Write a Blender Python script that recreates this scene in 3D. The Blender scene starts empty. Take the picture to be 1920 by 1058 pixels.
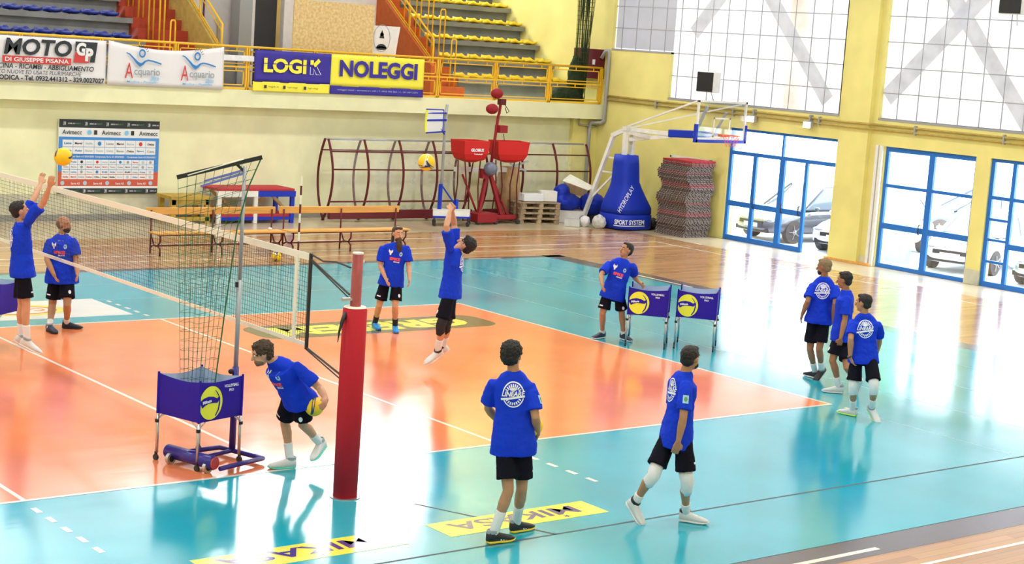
import bpy, math, random
from mathutils import Vector, Matrix
from mathutils.bvhtree import BVHTree
from math import sin, cos, pi, radians as R
random.seed(4)
S = bpy.context.scene
COL = S.collection

# ---------------------------------------------------------------- camera
cam_data = bpy.data.cameras.new('camera')
cam = bpy.data.objects.new('camera', cam_data)
COL.objects.link(cam)
S.camera = cam
cam_data.sensor_width = 36.0
cam_data.lens = 3152.9 / 1920 * 36.0
cam_data.clip_end = 400
YAW, PIT, ROL = 0.677689, 0.140384, 0.067950
_f = Vector((sin(YAW)*cos(PIT), cos(YAW)*cos(PIT), -sin(PIT)))
_r = Vector((cos(YAW), -sin(YAW), 0))
_u = _r.cross(_f)
_r2 = cos(ROL)*_r + sin(ROL)*_u
_u2 = -sin(ROL)*_r + cos(ROL)*_u
cam.matrix_world = Matrix((( _r2.x, _u2.x, -_f.x, -9.4325), (_r2.y, _u2.y, -_f.y, -15.4177), (_r2.z, _u2.z, -_f.z, 4.7823), (0, 0, 0, 1)))

# ---------------------------------------------------------------- world, sun, exposure
W = bpy.data.worlds.new('sky'); S.world = W; W.use_nodes = True
W.node_tree.nodes['Background'].inputs[0].default_value = (0.80, 0.90, 1.0, 1)
W.node_tree.nodes['Background'].inputs[1].default_value = 10.0
sun_d = bpy.data.lights.new('sun', 'SUN'); sun_d.energy = 6.0; sun_d.angle = R(0.6); sun_d.color = (1, .96, .9)
sun = bpy.data.objects.new('sun', sun_d); COL.objects.link(sun)
sun.rotation_euler = (R(38), R(-22), 0)     # high sun from outside the end wall
S.view_settings.view_transform = 'Standard'
S.view_settings.look = 'None'
S.view_settings.gamma = 1.0
S.view_settings.use_curve_mapping = False
S.view_settings.exposure = 0.0
LAMP_W = 300.0          # each unseen ceiling lamp, added to light the hall
PANEL_E = 1.12          # daylit translucent panels of the end wall
CLERE_E = 15.0           # high windows above the stands

# ---------------------------------------------------------------- materials
MATS = {}
def M(name, col=(.8, .8, .8), rough=.55, metal=0.0, var=0.0, vs=6.0, bump=0.0, bs=30.0, coat=0.0, spec=.5, col2=None, coords='Object', stretch=None):
    if name in MATS: return MATS[name]
    m = bpy.data.materials.new(name); m.use_nodes = True
    nt = m.node_tree; b = nt.nodes['Principled BSDF']
    b.inputs['Roughness'].default_value = rough
    b.inputs['Metallic'].default_value = metal
    b.inputs['Specular IOR Level'].default_value = spec
    if coat: b.inputs['Coat Weight'].default_value = coat; b.inputs['Coat Roughness'].default_value = .06
    b.inputs['Base Color'].default_value = (*col, 1)
    tc = nt.nodes.new('ShaderNodeTexCoord'); src = tc.outputs[coords]
    if stretch:
        mp = nt.nodes.new('ShaderNodeMapping'); mp.inputs['Scale'].default_value = stretch
        nt.links.new(src, mp.inputs['Vector']); src = mp.outputs['Vector']
    if var or col2:
        n = nt.nodes.new('ShaderNodeTexNoise'); n.inputs['Scale'].default_value = vs; n.inputs['Detail'].default_value = 4
        nt.links.new(src, n.inputs['Vector'])
        r = nt.nodes.new('ShaderNodeValToRGB')
        c2 = col2 if col2 else tuple(c*(1-var) for c in col)
        c1 = col if col2 else tuple(min(1, c*(1+var*.5)) for c in col)
        r.color_ramp.elements[0].position = .35; r.color_ramp.elements[1].position = .65
        r.color_ramp.elements[0].color = (*c2, 1); r.color_ramp.elements[1].color = (*c1, 1)
        nt.links.new(n.outputs['Fac'], r.inputs['Fac']); nt.links.new(r.outputs['Color'], b.inputs['Base Color'])
    if bump:
        n2 = nt.nodes.new('ShaderNodeTexNoise'); n2.inputs['Scale'].default_value = bs
        nt.links.new(src, n2.inputs['Vector'])
        bp = nt.nodes.new('ShaderNodeBump'); bp.inputs['Strength'].default_value = bump; bp.inputs['Distance'].default_value = .02
        nt.links.new(n2.outputs['Fac'], bp.inputs['Height']); nt.links.new(bp.outputs['Normal'], b.inputs['Normal'])
    MATS[name] = m
    return m
def emis(name, col, e, var=0.0, vs=1.0, stain=None):
    m = bpy.data.materials.new(name); m.use_nodes = True; nt = m.node_tree
    b = nt.nodes['Principled BSDF']; b.inputs['Base Color'].default_value = (*[c*.15 for c in col], 1); b.inputs['Roughness'].default_value = .35
    b.inputs['Emission Color'].default_value = (*col, 1); b.inputs['Emission Strength'].default_value = e
    if var:
        tc = nt.nodes.new('ShaderNodeTexCoord'); n = nt.nodes.new('ShaderNodeTexNoise'); n.inputs['Scale'].default_value = vs; n.inputs['Detail'].default_value = 3
        nt.links.new(tc.outputs['Object'], n.inputs['Vector'])
        r = nt.nodes.new('ShaderNodeValToRGB'); r.color_ramp.elements[0].position = .3; r.color_ramp.elements[1].position = .62
        r.color_ramp.elements[0].color = (*[c*(1-var) for c in (stain or col)], 1); r.color_ramp.elements[1].color = (*col, 1)
        nt.links.new(n.outputs['Fac'], r.inputs['Fac']); nt.links.new(r.outputs['Color'], b.inputs['Emission Color'])
    MATS[name] = m
    return m
def glassmat(name, tint=(1, 1, 1), rough=.02, refl=1.0):
    m = bpy.data.materials.new(name); m.use_nodes = True; nt = m.node_tree; nt.nodes.clear()
    o = nt.nodes.new('ShaderNodeOutputMaterial'); mx = nt.nodes.new('ShaderNodeMixShader')
    t = nt.nodes.new('ShaderNodeBsdfTransparent'); g = nt.nodes.new('ShaderNodeBsdfGlossy'); f = nt.nodes.new('ShaderNodeValue')
    t.inputs[0].default_value = (*tint, 1); g.inputs['Roughness'].default_value = rough; f.outputs[0].default_value = .07
    nt.links.new(f.outputs[0], mx.inputs[0]); nt.links.new(t.outputs[0], mx.inputs[1]); nt.links.new(g.outputs[0], mx.inputs[2]); nt.links.new(mx.outputs[0], o.inputs[0])
    MATS[name] = m
    return m

def court_mat(name, col, rough=.13):
    """vinyl sports floor: glossy with faint long ripples, scuffs and joint lines"""
    m = bpy.data.materials.new(name); m.use_nodes = True; nt = m.node_tree; b = nt.nodes['Principled BSDF']
    N = nt.nodes.new; L = nt.links.new
    tc = N('ShaderNodeTexCoord')
    n = N('ShaderNodeTexNoise'); n.inputs['Scale'].default_value = .7; n.inputs['Detail'].default_value = 5
    L(tc.outputs['Object'], n.inputs['Vector'])
    r = N('ShaderNodeValToRGB'); r.color_ramp.elements[0].position = .3; r.color_ramp.elements[1].position = .7
    r.color_ramp.elements[0].color = (*[c*.86 for c in col], 1); r.color_ramp.elements[1].color = (*[min(1, c*1.06) for c in col], 1)
    L(n.outputs['Fac'], r.inputs['Fac']); L(r.outputs['Color'], b.inputs['Base Color'])
    n3 = N('ShaderNodeTexNoise'); n3.inputs['Scale'].default_value = .45; n3.inputs['Detail'].default_value = 6; L(tc.outputs['Object'], n3.inputs['Vector'])
    mr = N('ShaderNodeMapRange'); mr.inputs['From Min'].default_value = .3; mr.inputs['From Max'].default_value = .7
    mr.inputs['To Min'].default_value = rough*.75; mr.inputs['To Max'].default_value = rough*1.5
    L(n3.outputs['Fac'], mr.inputs['Value']); L(mr.outputs['Result'], b.inputs['Roughness'])
    mp = N('ShaderNodeMapping'); mp.inputs['Scale'].default_value = (.35, 2.2, 1); L(tc.outputs['Object'], mp.inputs['Vector'])
    n2 = N('ShaderNodeTexNoise'); n2.inputs['Scale'].default_value = 1.3; n2.inputs['Detail'].default_value = 3; L(mp.outputs['Vector'], n2.inputs['Vector'])
    bp = N('ShaderNodeBump'); bp.inputs['Strength'].default_value = .10; bp.inputs['Distance'].default_value = .012
    L(n2.outputs['Fac'], bp.inputs['Height']); L(bp.outputs['Normal'], b.inputs['Normal'])
    b.inputs['Specular IOR Level'].default_value = .85
    MATS[name] = m
    return m

def parquet_mat():
    m = bpy.data.materials.new('parquet'); m.use_nodes = True; nt = m.node_tree; b = nt.nodes['Principled BSDF']
    N = nt.nodes.new; L = nt.links.new
    tc = N('ShaderNodeTexCoord')
    br = N('ShaderNodeTexBrick'); br.inputs['Scale'].default_value = 1.0; br.inputs['Brick Width'].default_value = 1.6; br.inputs['Row Height'].default_value = .13
    br.inputs['Mortar Size'].default_value = .003; br.inputs['Color1'].default_value = (.46, .205, .05, 1); br.inputs['Color2'].default_value = (.64, .33, .10, 1)
    br.inputs['Mortar'].default_value = (.25, .11, .04, 1)
    L(tc.outputs['Object'], br.inputs['Vector'])
    mp = N('ShaderNodeMapping'); mp.inputs['Scale'].default_value = (.5, 6, 1); L(tc.outputs['Object'], mp.inputs['Vector'])
    n = N('ShaderNodeTexNoise'); n.inputs['Scale'].default_value = 2; n.inputs['Detail'].default_value = 5; L(mp.outputs['Vector'], n.inputs['Vector'])
    mx = N('ShaderNodeMix'); mx.data_type = 'RGBA'; mx.blend_type = 'MULTIPLY'; mx.inputs[0].default_value = .45
    L(br.outputs['Color'], mx.inputs[6]); L(n.outputs['Color'], mx.inputs[7])
    g = N('ShaderNodeBrightContrast'); g.inputs['Bright'].default_value = .06; L(mx.outputs[2], g.inputs['Color']); L(g.outputs[0], b.inputs['Base Color'])
    b.inputs['Roughness'].default_value = .17; b.inputs['Specular IOR Level'].default_value = .42
    bp = N('ShaderNodeBump'); bp.inputs['Strength'].default_value = .05; bp.inputs['Distance'].default_value = .01; L(n.outputs['Fac'], bp.inputs['Height']); L(bp.outputs['Normal'], b.inputs['Normal'])
    MATS['parquet'] = m
    return m

parquet_mat()
court_mat('teal_vinyl', (.010, .40, .54))
court_mat('orange_vinyl', (.94, .28, .12))
court_mat('line_white', (.86, .85, .80))
court_mat('black_paint', (.075, .06, .085), .2)
court_mat('print_white', (.85, .86, .86))
court_mat('print_yellow', (.90, .86, .10))
court_mat('print_purple', (.10, .05, .26))
court_mat('print_brown', (.17, .14, .055))
court_mat('print_red', (.85, .22, .06))
M('wall_cream', (.86, .87, .58), .8, var=.08, vs=1.2)
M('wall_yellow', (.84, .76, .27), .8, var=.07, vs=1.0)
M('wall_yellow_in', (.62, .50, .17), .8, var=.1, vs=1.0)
M('wall_dado', (.50, .50, .42), .85, col2=(.72, .70, .50), vs=1.6)
M('skirt_grey', (.30, .30, .28), .7)
M('concrete', (.26, .27, .285), .85, var=.15, vs=2)
M('concrete_dark', (.17, .17, .18), .9)
M('plaster_white', (.82, .78, .80), .8, var=.05)
M('red_steps', (.42, .05, .02), .7, var=.1)
M('orange_steps', (.58, .12, .02), .7, var=.1)
M('ochre_wall', (.55, .40, .10), .8, var=.15)
M('rail_yellow', (.88, .52, .02), .4)
M('seat_blue', (.008, .025, .30), .3)
M('seat_yellow', (.92, .66, .02), .3)
M('black', (.012, .012, .014), .5)
M('dark', (.03, .03, .035), .6)
M('rubber', (.03, .03, .03), .7)
M('steel', (.55, .56, .58), .32, .85)
M('grey_metal', (.40, .42, .46), .4, .3)
M('white_paint', (.82, .82, .80), .45, var=.05)
M('frame_blue', (.015, .16, .60), .4)
M('royal', (.008, .035, .50), .5, bump=.15, bs=6, spec=.3)
M('maroon', (.13, .014, .02), .5, spec=.3)
M('machine_red', (.30, .012, .02), .5, spec=.3)
M('basket_red', (.62, .02, .02), .6, spec=.3)
M('pad_red', (.50, .016, .030), .6, bump=.3, bs=3, spec=.2)
M('post_maroon', (.32, .04, .03), .5, var=.2, vs=12)
M('wood_bench', (.80, .40, .09), .4, var=.15, vs=4, stretch=(.3, 3, 3))
M('wood_old', (.50, .33, .05), .6, var=.2)
M('wood_pallet', (.42, .31, .20), .8, var=.3, vs=8)
M('wood_pine', (.75, .58, .28), .7, var=.15)
M('osb', (.80, .62, .33), .8, col2=(.62, .43, .18), vs=14)
M('cardboard', (.48, .32, .16), .8, var=.15)
M('green_cord', (.01, .13, .05), .7)
M('olive_cord', (.05, .08, .015), .8)
M('dark_green_cord', (.012, .030, .010), .9)
M('net_cord', (.04, .045, .045), .7)
M('tape_white', (.90, .86, .74), .6, bump=.2, bs=5)
M('cart_purple', (.028, .012, .36), .6, bump=.2, bs=5, spec=.2)
M('cart_inner', (.45, .55, .75), .5, bump=.3, bs=8)
M('blue_frame', (.03, .02, .27), .3)
M('blue_strut', (.16, .20, .62), .4)
M('ball_yellow', (.95, .62, .01), .45, bump=.1, bs=60)
M('ball_blue', (.02, .03, .16), .45)
M('ball_white', (.85, .87, .90), .45)
M('decal_white', (.86, .90, 1.0), .6)
M('decal_yellow', (.88, .90, .06), .6)
M('decal_red', (.90, .09, .12), .6)
M('decal_green', (.10, .32, .12), .6)
M('decal_sky', (.35, .62, .90), .6)
M('banner_white', (.80, .80, .86), .65, bump=.25, bs=1.6)
M('banner_blue', (.035, .022, .34), .6, bump=.2, bs=1.6)
M('banner_yellow', (.93, .86, .07), .6, bump=.2, bs=1.6)
M('board_blue', (.05, .26, .72), .5)
M('board_red', (.60, .10, .06), .5)
M('board_white', (.80, .83, .88), .5)
M('ink', (.02, .03, .04), .5)
M('ink_blue', (.03, .22, .60), .5)
M('ink_red', (.62, .05, .05), .5)
M('ink_grey', (.30, .36, .42), .5)
M('ink_light', (.45, .58, .72), .5)
M('ink_lightblue', (.22, .55, .88), .5)
M('rope', (.05, .05, .05), .7)
M('shirt_blue', (.008, .045, .66), .75, bump=.45, bs=12, spec=.15)
M('shorts_black', (.006, .006, .014), .8, bump=.3, bs=14, spec=.12)
M('sock_white', (.78, .80, .84), .8, bump=.2, bs=60)
M('sock_black', (.015, .015, .02), .8)
M('skin_light', (.62, .33, .20), .5, var=.08, vs=9)
M('skin_mid', (.46, .24, .13), .5, var=.08, vs=9)
M('skin_tan', (.36, .17, .085), .5, var=.08, vs=9)
M('hair_black', (.010, .008, .008), .6, bump=.8, bs=60)
M('hair_brown', (.055, .028, .014), .6, bump=.8, bs=60)
M('hair_stubble', (.20, .11, .07), .7)
M('hair_dyed', (.26, .19, .10), .7, bump=.8, bs=60)
M('lip', (.42, .14, .11), .5)
M('eye_dark', (.02, .015, .01), .3)
M('shoe_white', (.70, .72, .75), .5)
M('shoe_black', (.015, .015, .02), .5)
M('shoe_navy', (.015, .025, .06), .5)
M('shoe_blue', (.02, .26, .70), .45)
M('sole_teal', (.10, .70, .62), .5)
M('sole_lime', (.55, .85, .15), .5)
M('sole_white', (.82, .82, .82), .5)
M('sole_yellow', (.90, .70, .05), .5)
M('mat_brown', (.17, .115, .09), .9, var=.3, vs=30)
M('mat_grey', (.42, .40, .40), .9, var=.3, vs=30)
M('mat_red', (.50, .035, .05), .9, var=.2, vs=30)
M('plastic_clear', (.60, .62, .62), .25, var=.1)
M('asphalt', (.75, .75, .75), .9, var=.1)
M('car_white', (.80, .84, .88), .15, coat=1)
M('car_silver', (.42, .50, .58), .2, .4, coat=1)
M('car_dark', (.10, .10, .12), .2, coat=1)
M('car_navy', (.12, .15, .25), .2, coat=1)
M('car_glass', (.15, .18, .22), .06)
M('tyre', (.07, .06, .06), .8)
M('cyan_wall', (.45, .85, .90), .8)
emis('panel', (.97, .97, 1.0), PANEL_E, .16, .55)
emis('panel_shade', (.80, .81, .86), PANEL_E*.50, .1, 1.5)  # shaded copy of the panel, shade put into its emission
emis('panel_stain', (1.0, .93, .88), PANEL_E, .25, .8, (1.0, .78, .62))
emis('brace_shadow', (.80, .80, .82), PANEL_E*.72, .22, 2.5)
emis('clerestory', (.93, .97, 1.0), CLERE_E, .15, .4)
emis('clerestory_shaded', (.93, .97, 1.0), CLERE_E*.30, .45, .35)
emis('lamp_glow', (1, .97, .92), 6.0)
emis('flood_glow', (.95, .98, 1.0), 4.0)
glassmat('glass')
glassmat('clear_board', (.93, .96, 1.0))
def clearsheet():
    m = bpy.data.materials.new('polycarbonate'); m.use_nodes = True; nt = m.node_tree; nt.nodes.clear()
    o = nt.nodes.new('ShaderNodeOutputMaterial'); mx = nt.nodes.new('ShaderNodeMixShader'); t = nt.nodes.new('ShaderNodeBsdfTransparent')
    d = nt.nodes.new('ShaderNodeBsdfPrincipled'); d.inputs['Base Color'].default_value = (.75, .77, .78, 1); d.inputs['Roughness'].default_value = .25
    n = nt.nodes.new('ShaderNodeTexNoise'); n.inputs['Scale'].default_value = 1.3; n.inputs['Detail'].default_value = 5
    mr = nt.nodes.new('ShaderNodeMapRange'); mr.inputs['From Min'].default_value = .42; mr.inputs['From Max'].default_value = .75; mr.inputs['To Min'].default_value = .10; mr.inputs['To Max'].default_value = .55
    nt.links.new(n.outputs['Fac'], mr.inputs['Value']); nt.links.new(mr.outputs[0], mx.inputs[0]); nt.links.new(t.outputs[0], mx.inputs[1]); nt.links.new(d.outputs[0], mx.inputs[2]); nt.links.new(mx.outputs[0], o.inputs[0])
    MATS['polycarbonate'] = m
clearsheet()

# ---------------------------------------------------------------- helpers
ORG = {}
def org(o):
    v = Vector((0, 0, 0))
    while o is not None:
        v = v + ORG.get(o.name, Vector((0, 0, 0))); o = o.parent
    return v
def tag(o, label=None, cat=None, group=None, kind=None):
    if label: o['label'] = label
    if cat: o['category'] = cat
    if group: o['group'] = group
    if kind: o['kind'] = kind
    return o
def thing(name, loc, label, cat, group=None, rz=0.0):
    o = bpy.data.objects.new(name, None); COL.objects.link(o); o.location = loc; o.rotation_euler = (0, 0, rz); o.empty_display_size = .1
    ORG[o.name] = Vector(loc)
    return tag(o, label, cat, group)
def perp(d):
    a = Vector((0, 0, 1)) if abs(d.z) < .9 else Vector((1, 0, 0))
    x = d.cross(a).normalized(); return x, d.cross(x).normalized()
class MB:
    def __init__(s): s.v = []; s.f = []
    def add(s, vs, fs):
        o = len(s.v); s.v += [tuple(v) for v in vs]; s.f += [tuple(i+o for i in f) for f in fs]; return s
    def box(s, x0, y0, z0, x1, y1, z1):
        return s.add([(x0, y0, z0), (x1, y0, z0), (x1, y1, z0), (x0, y1, z0), (x0, y0, z1), (x1, y0, z1), (x1, y1, z1), (x0, y1, z1)],
                     [(0, 3, 2, 1), (4, 5, 6, 7), (0, 1, 5, 4), (1, 2, 6, 5), (2, 3, 7, 6), (3, 0, 4, 7)])
    def obox(s, c, ax, ay, az, hx, hy, hz):
        c = Vector(c); vs = []
        for sz in (-1, 1):
            for sx, sy in ((-1, -1), (1, -1), (1, 1), (-1, 1)): vs.append(c + ax*hx*sx + ay*hy*sy + az*hz*sz)
        return s.add(vs, [(0, 3, 2, 1), (4, 5, 6, 7), (0, 1, 5, 4), (1, 2, 6, 5), (2, 3, 7, 6), (3, 0, 4, 7)])
    def beam(s, a, b, w, h=None, up=None):
        a = Vector(a); b = Vector(b); d = (b-a).normalized(); h = h or w
        if up is None: x, y = perp(d)
        else: x = d.cross(Vector(up)).normalized(); y = x.cross(d)
        return s.obox((a+b)/2, x, y, d, w/2, h/2, (b-a).length/2)
    def loft(s, rings, cap=True):
        n = len(rings[0]); vs = [p for r in rings for p in r]; fs = []
        for i in range(len(rings)-1):
            for j in range(n):
                k = (j+1) % n; fs.append((i*n+j, i*n+k, (i+1)*n+k, (i+1)*n+j))
        if cap: fs.append(tuple(range(n-1, -1, -1))); fs.append(tuple(range((len(rings)-1)*n, len(rings)*n)))
        return s.add(vs, fs)
    def tube(s, pts, rad, n=8, cap=True, round_=False):
        pts = [Vector(p) for p in pts]
        if not isinstance(rad, (list, tuple)): rad = [rad]*len(pts)
        rad = list(rad)
        if round_:
            d0 = (pts[0]-pts[1]).normalized(); d1 = (pts[-1]-pts[-2]).normalized()
            pts = [pts[0]+d0*rad[0]*.9, pts[0]+d0*rad[0]*.6] + pts + [pts[-1]+d1*rad[-1]*.6, pts[-1]+d1*rad[-1]*.9]
            rad = [rad[0]*.4, rad[0]*.8] + rad + [rad[-1]*.8, rad[-1]*.4]
        rings = []; x = None
        for i, p in enumerate(pts):
            if i == 0: d = pts[1]-pts[0]
            elif i == len(pts)-1: d = pts[-1]-pts[-2]
            else: d = (pts[i+1]-pts[i]).normalized() + (pts[i]-pts[i-1]).normalized()
            if d.length < 1e-8: d = Vector((0, 0, 1))
            d.normalize()
            if x is None: x, y = perp(d)
            else:
                x = x - d*x.dot(d)
                if x.length < 1e-5: x, y = perp(d)
                x.normalize(); y = d.cross(x)
            y = d.cross(x)
            rings.append([p + (x*cos(2*pi*j/n) + y*sin(2*pi*j/n))*rad[i] for j in range(n)])
        return s.loft(rings, cap)
    def ell(s, c, ax, ay, az, n=16, m=10):
        c = Vector(c); rings = []
        for i in range(1, m):
            t = pi*i/m; rings.append([c - az*cos(t) + (ax*cos(2*pi*j/n) + ay*sin(2*pi*j/n))*sin(t) for j in range(n)])
        o = len(s.v); s.loft(rings, False)
        b = len(s.v); s.v += [tuple(c-az), tuple(c+az)]
        for j in range(n):
            k = (j+1) % n; s.f.append((b, o+k, o+j)); s.f.append((b+1, o+(m-2)*n+j, o+(m-2)*n+k))
        return s
    def sphere(s, c, r, n=16, m=10): return s.ell(c, Vector((r, 0, 0)), Vector((0, r, 0)), Vector((0, 0, r)), n, m)
    def prism(s, poly, a, b):
        """poly: list of 3D points (plane), extruded by vector a->b offset"""
        n = len(poly); a = Vector(a); b = Vector(b)
        vs = [Vector(p)+a for p in poly] + [Vector(p)+b for p in poly]
        fs = [tuple(range(n-1, -1, -1)), tuple(range(n, 2*n))] + [(i, (i+1) % n, n+(i+1) % n, n+i) for i in range(n)]
        return s.add(vs, fs)
    def build(s, name, mat, parent=None, smooth=False, bevel=0.0, local=False):
        me = bpy.data.meshes.new(name)
        vs = s.v
        if parent is not None and not local:
            o = org(parent); vs = [(x-o.x, y-o.y, z-o.z) for x, y, z in vs]
        me.from_pydata(vs, [], s.f); me.update()
        if isinstance(mat, str): mat = MATS[mat]
        me.materials.append(mat)
        if smooth: me.shade_smooth()
        ob = bpy.data.objects.new(name, me); COL.objects.link(ob)
        if parent is not None: ob.parent = parent
        if bevel:
            bv = ob.modifiers.new('bevel', 'BEVEL'); bv.width = bevel; bv.segments = 2; bv.limit_method = 'ANGLE'
        return ob
def struct(name, mb, mat, parent=None, **k):
    o = mb.build(name, mat, parent, **k)
    if parent is None: o['kind'] = 'structure'
    return o
def bake(ob):
    """replace the object's mesh by its modified result"""
    dg = bpy.context.evaluated_depsgraph_get(); dg.update()
    me = bpy.data.meshes.new_from_object(ob.evaluated_get(dg), depsgraph=dg)
    ob.modifiers.clear(); ob.data = me; me.shade_smooth()
    return ob
def remesh(ob, vox, smooth=4, disp=0.0, dscale=.2):
    m = ob.modifiers.new('r', 'REMESH'); m.mode = 'VOXEL'; m.voxel_size = vox
    if smooth:
        s2 = ob.modifiers.new('s', 'SMOOTH'); s2.iterations = smooth; s2.factor = .5
    if disp:
        tx = bpy.data.textures.new('wrinkle', 'CLOUDS'); tx.noise_scale = dscale; tx.noise_depth = 2
        d = ob.modifiers.new('d', 'DISPLACE'); d.texture = tx; d.strength = disp; d.mid_level = .5; d.texture_coords = 'LOCAL'
    return bake(ob)
def text_geo(body, width=None, height=None, bold=0.0, shear=0.0, spacing=1.0, extrude=0.0):
    """flat lettering as (verts 2D list, faces), centred on 0,0"""
    c = bpy.data.curves.new('t', 'FONT'); c.body = body; c.size = 1; c.offset = bold; c.shear = shear; c.space_character = spacing; c.align_x = 'CENTER'; c.align_y = 'CENTER'
    c.resolution_u = 3
    o = bpy.data.objects.new('t', c); COL.objects.link(o)
    dg = bpy.context.evaluated_depsgraph_get(); dg.update()
    me = bpy.data.meshes.new_from_object(o.evaluated_get(dg), depsgraph=dg)
    vs = [(v.co.x, v.co.y) for v in me.vertices]; fs = [tuple(p.vertices) for p in me.polygons]
    bpy.data.objects.remove(o); bpy.data.meshes.remove(me)
    if not vs: return [], []
    x0 = min(v[0] for v in vs); x1 = max(v[0] for v in vs); y0 = min(v[1] for v in vs); y1 = max(v[1] for v in vs)
    sy = height/(y1-y0) if height else 1; sx = width/(x1-x0) if width else sy
    if width and not height: sy = sx
    return [((x-(x0+x1)/2)*sx, (y-(y0+y1)/2)*sy) for x, y in vs], fs
def flat(mb, geo, o, ax, ay, off=(0, 0)):
    vs, fs = geo; o = Vector(o); ax = Vector(ax); ay = Vector(ay)
    return mb.add([o + ax*(x+off[0]) + ay*(y+off[1]) for x, y in vs], fs)
def rect(mb, o, ax, ay, x0, y0, x1, y1):
    o = Vector(o); ax = Vector(ax); ay = Vector(ay)
    return mb.add([o+ax*x+ay*y for x, y in ((x0, y0), (x1, y0), (x1, y1), (x0, y1))], [(0, 1, 2, 3)])
def disc_geo(rx, ry, r0=0.0, n=28, a0=0, a1=2*pi):
    vs = []; fs = []
    for i in range(n+1):
        a = a0+(a1-a0)*i/n; vs += [(rx*cos(a), ry*sin(a)), (rx*r0*cos(a), ry*r0*sin(a))]
    for i in range(n): fs.append((2*i, 2*i+2, 2*i+3, 2*i+1))
    return vs, fs
def strip_geo(pts, w):
    """polyline ribbon in 2D; w list or number"""
    vs = []; fs = []
    for i, p in enumerate(pts):
        a = pts[max(0, i-1)]; b = pts[min(len(pts)-1, i+1)]; dx, dy = b[0]-a[0], b[1]-a[1]; l = math.hypot(dx, dy) or 1
        ww = w[i] if isinstance(w, (list, tuple)) else w
        vs += [(p[0]-dy/l*ww/2, p[1]+dx/l*ww/2), (p[0]+dy/l*ww/2, p[1]-dx/l*ww/2)]
    for i in range(len(pts)-1): fs.append((2*i, 2*i+1, 2*i+3, 2*i+2))
    return vs, fs
Z = Vector((0, 0, 1)); X = Vector((1, 0, 0)); Y = Vector((0, 1, 0))
# ================================================================ THE HALL
court_mat('border_floor', (.60, .50, .34), .2)
floor = struct('floor', MB().box(-20.3, -19.3, -.25, 23.4, 28.8, -.004), 'border_floor')
fl = struct('parquet_field', MB().box(-17, -8.5, -.01, 21.3, 18.4, 0.0), 'parquet', floor)
mb = MB()
for (x0, y0, x1, y1) in ((-16, -5.17, 15.75, -4.70), (15.2, -4.7, 15.75, 14.2), (-16, 13.93, 15.75, 14.2)):
    mb.box(x0, y0, -.002, x1, y1, .0015)
struct('painted_border', mb, 'black_paint', floor)
mb = MB()
for y, w in ((15.80, .05), (17.35, .04), (-5.62, .05), (15.05, .03)): mb.box(-15, y, -.001, 20.4, y+w, .0018)
mb.box(20.35, -6, -.001, 20.4, 15.8, .0018)
mb.box(2.3, -5.05, .0016, 3.9, -4.98, .0022); mb.box(.8, -5.13, .0016, 2.6, -5.07, .0022); mb.box(13.0, 14.0, .0016, 13.9, 14.06, .0022); mb.box(15.35, 9.4, .0016, 15.42, 11.2, .0022)
struct('floor_marking', mb, 'line_white', floor)
M('line_grey', (.30, .36, .34), .3)
mb = MB()
for i in range(40):
    a0 = pi*.5 + pi*i/40; a1 = pi*.5 + pi*(i+1)/40; r = 6.25
    q = [(21.2+r*cos(a)*1.0, 5.0+r*sin(a)) for a in (a0, a1)]; q2 = [(21.2+(r-.06)*cos(a), 5.0+(r-.06)*sin(a)) for a in (a1, a0)]
    if min(p[0] for p in q) > 15.8: mb.add([(x, y, .003) for x, y in q+q2], [(0, 1, 2, 3)])
mb.box(-15, -6.45, -.001, 20.4, -6.38, .0018)
struct('arc_marking', mb, 'line_grey', floor)

# ---- the volleyball mat
cm = thing('volleyball_court_mat', (0, 4.5, 0), 'teal and orange vinyl volleyball court laid over the parquet', 'court mat')
MB().box(-15.2, -4.7, .0, 15.2, 13.93, .004).build('teal_surround', 'teal_vinyl', cm)
MB().box(-9, 0, .004, 9, 9, .0055).build('orange_playing_area', 'orange_vinyl', cm)
H0, H1 = .005, .0068
for nm, b in (('sideline', (-9, 0, 9, .05)), ('sideline', (-9, 8.95, 9, 9)), ('end_line', (8.95, .05, 9, 8.95)), ('end_line', (-9, .05, -8.95, 8.95)),
              ('center_line', (-.025, .05, .025, 8.95)), ('attack_line', (2.95, .05, 3, 8.95)), ('attack_line', (-3, .05, -2.95, 8.95))):
    MB().box(b[0], b[1], H0, b[2], b[3], H1).build(nm, 'line_white', cm)
for x in (2.92, -3.0):
    for i in range(5):
        MB().box(x-.03, -.42-i*.35, .004, x+.03, -.42-i*.35+.17, .006).build('attack_dash', 'line_white', cm)
        MB().box(x-.03, 9.3+i*.35, .004, x+.03, 9.3+i*.35+.15, .006).build('attack_dash', 'line_white', cm)
for b in ((8.97, -.38, 9.03, -.22), (8.97, 9.22, 9.03, 9.4), (.0, -2.3, .055, -1.35)): MB().box(b[0], b[1], .004, b[2], b[3], .006).build('service_mark', 'line_white', cm)
mb = MB()
for x in (10.5, 12.1, 13.7): mb.box(x-.008, -4.7, .004, x+.008, 13.93, .0046)
mb.box(8.92, -3.2, .004, 8.94, -.4, .0046); mb.box(0.1, -1.38, .004, .6, -1.37, .0046)
for y in (10.95, 12.5): mb.box(-15.2, y, .004, 8.9, y+.012, .0046)
M('seam_light', (.22, .52, .52), .3); mb.build('weld_seam', 'seam_light', cm)
M('seam_dark', (.05, .09, .10), .6)
MB().box(-15, -3.215, .004, 15.1, -3.18, .0047).add([(.5, -1.7, .0047), (.53, -1.7, .0047), (1.2, -3.2, .0047), (1.15, -3.2, .0047)], [(0, 1, 2, 3)]).build('cable_seam', 'seam_dark', cm)
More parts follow.
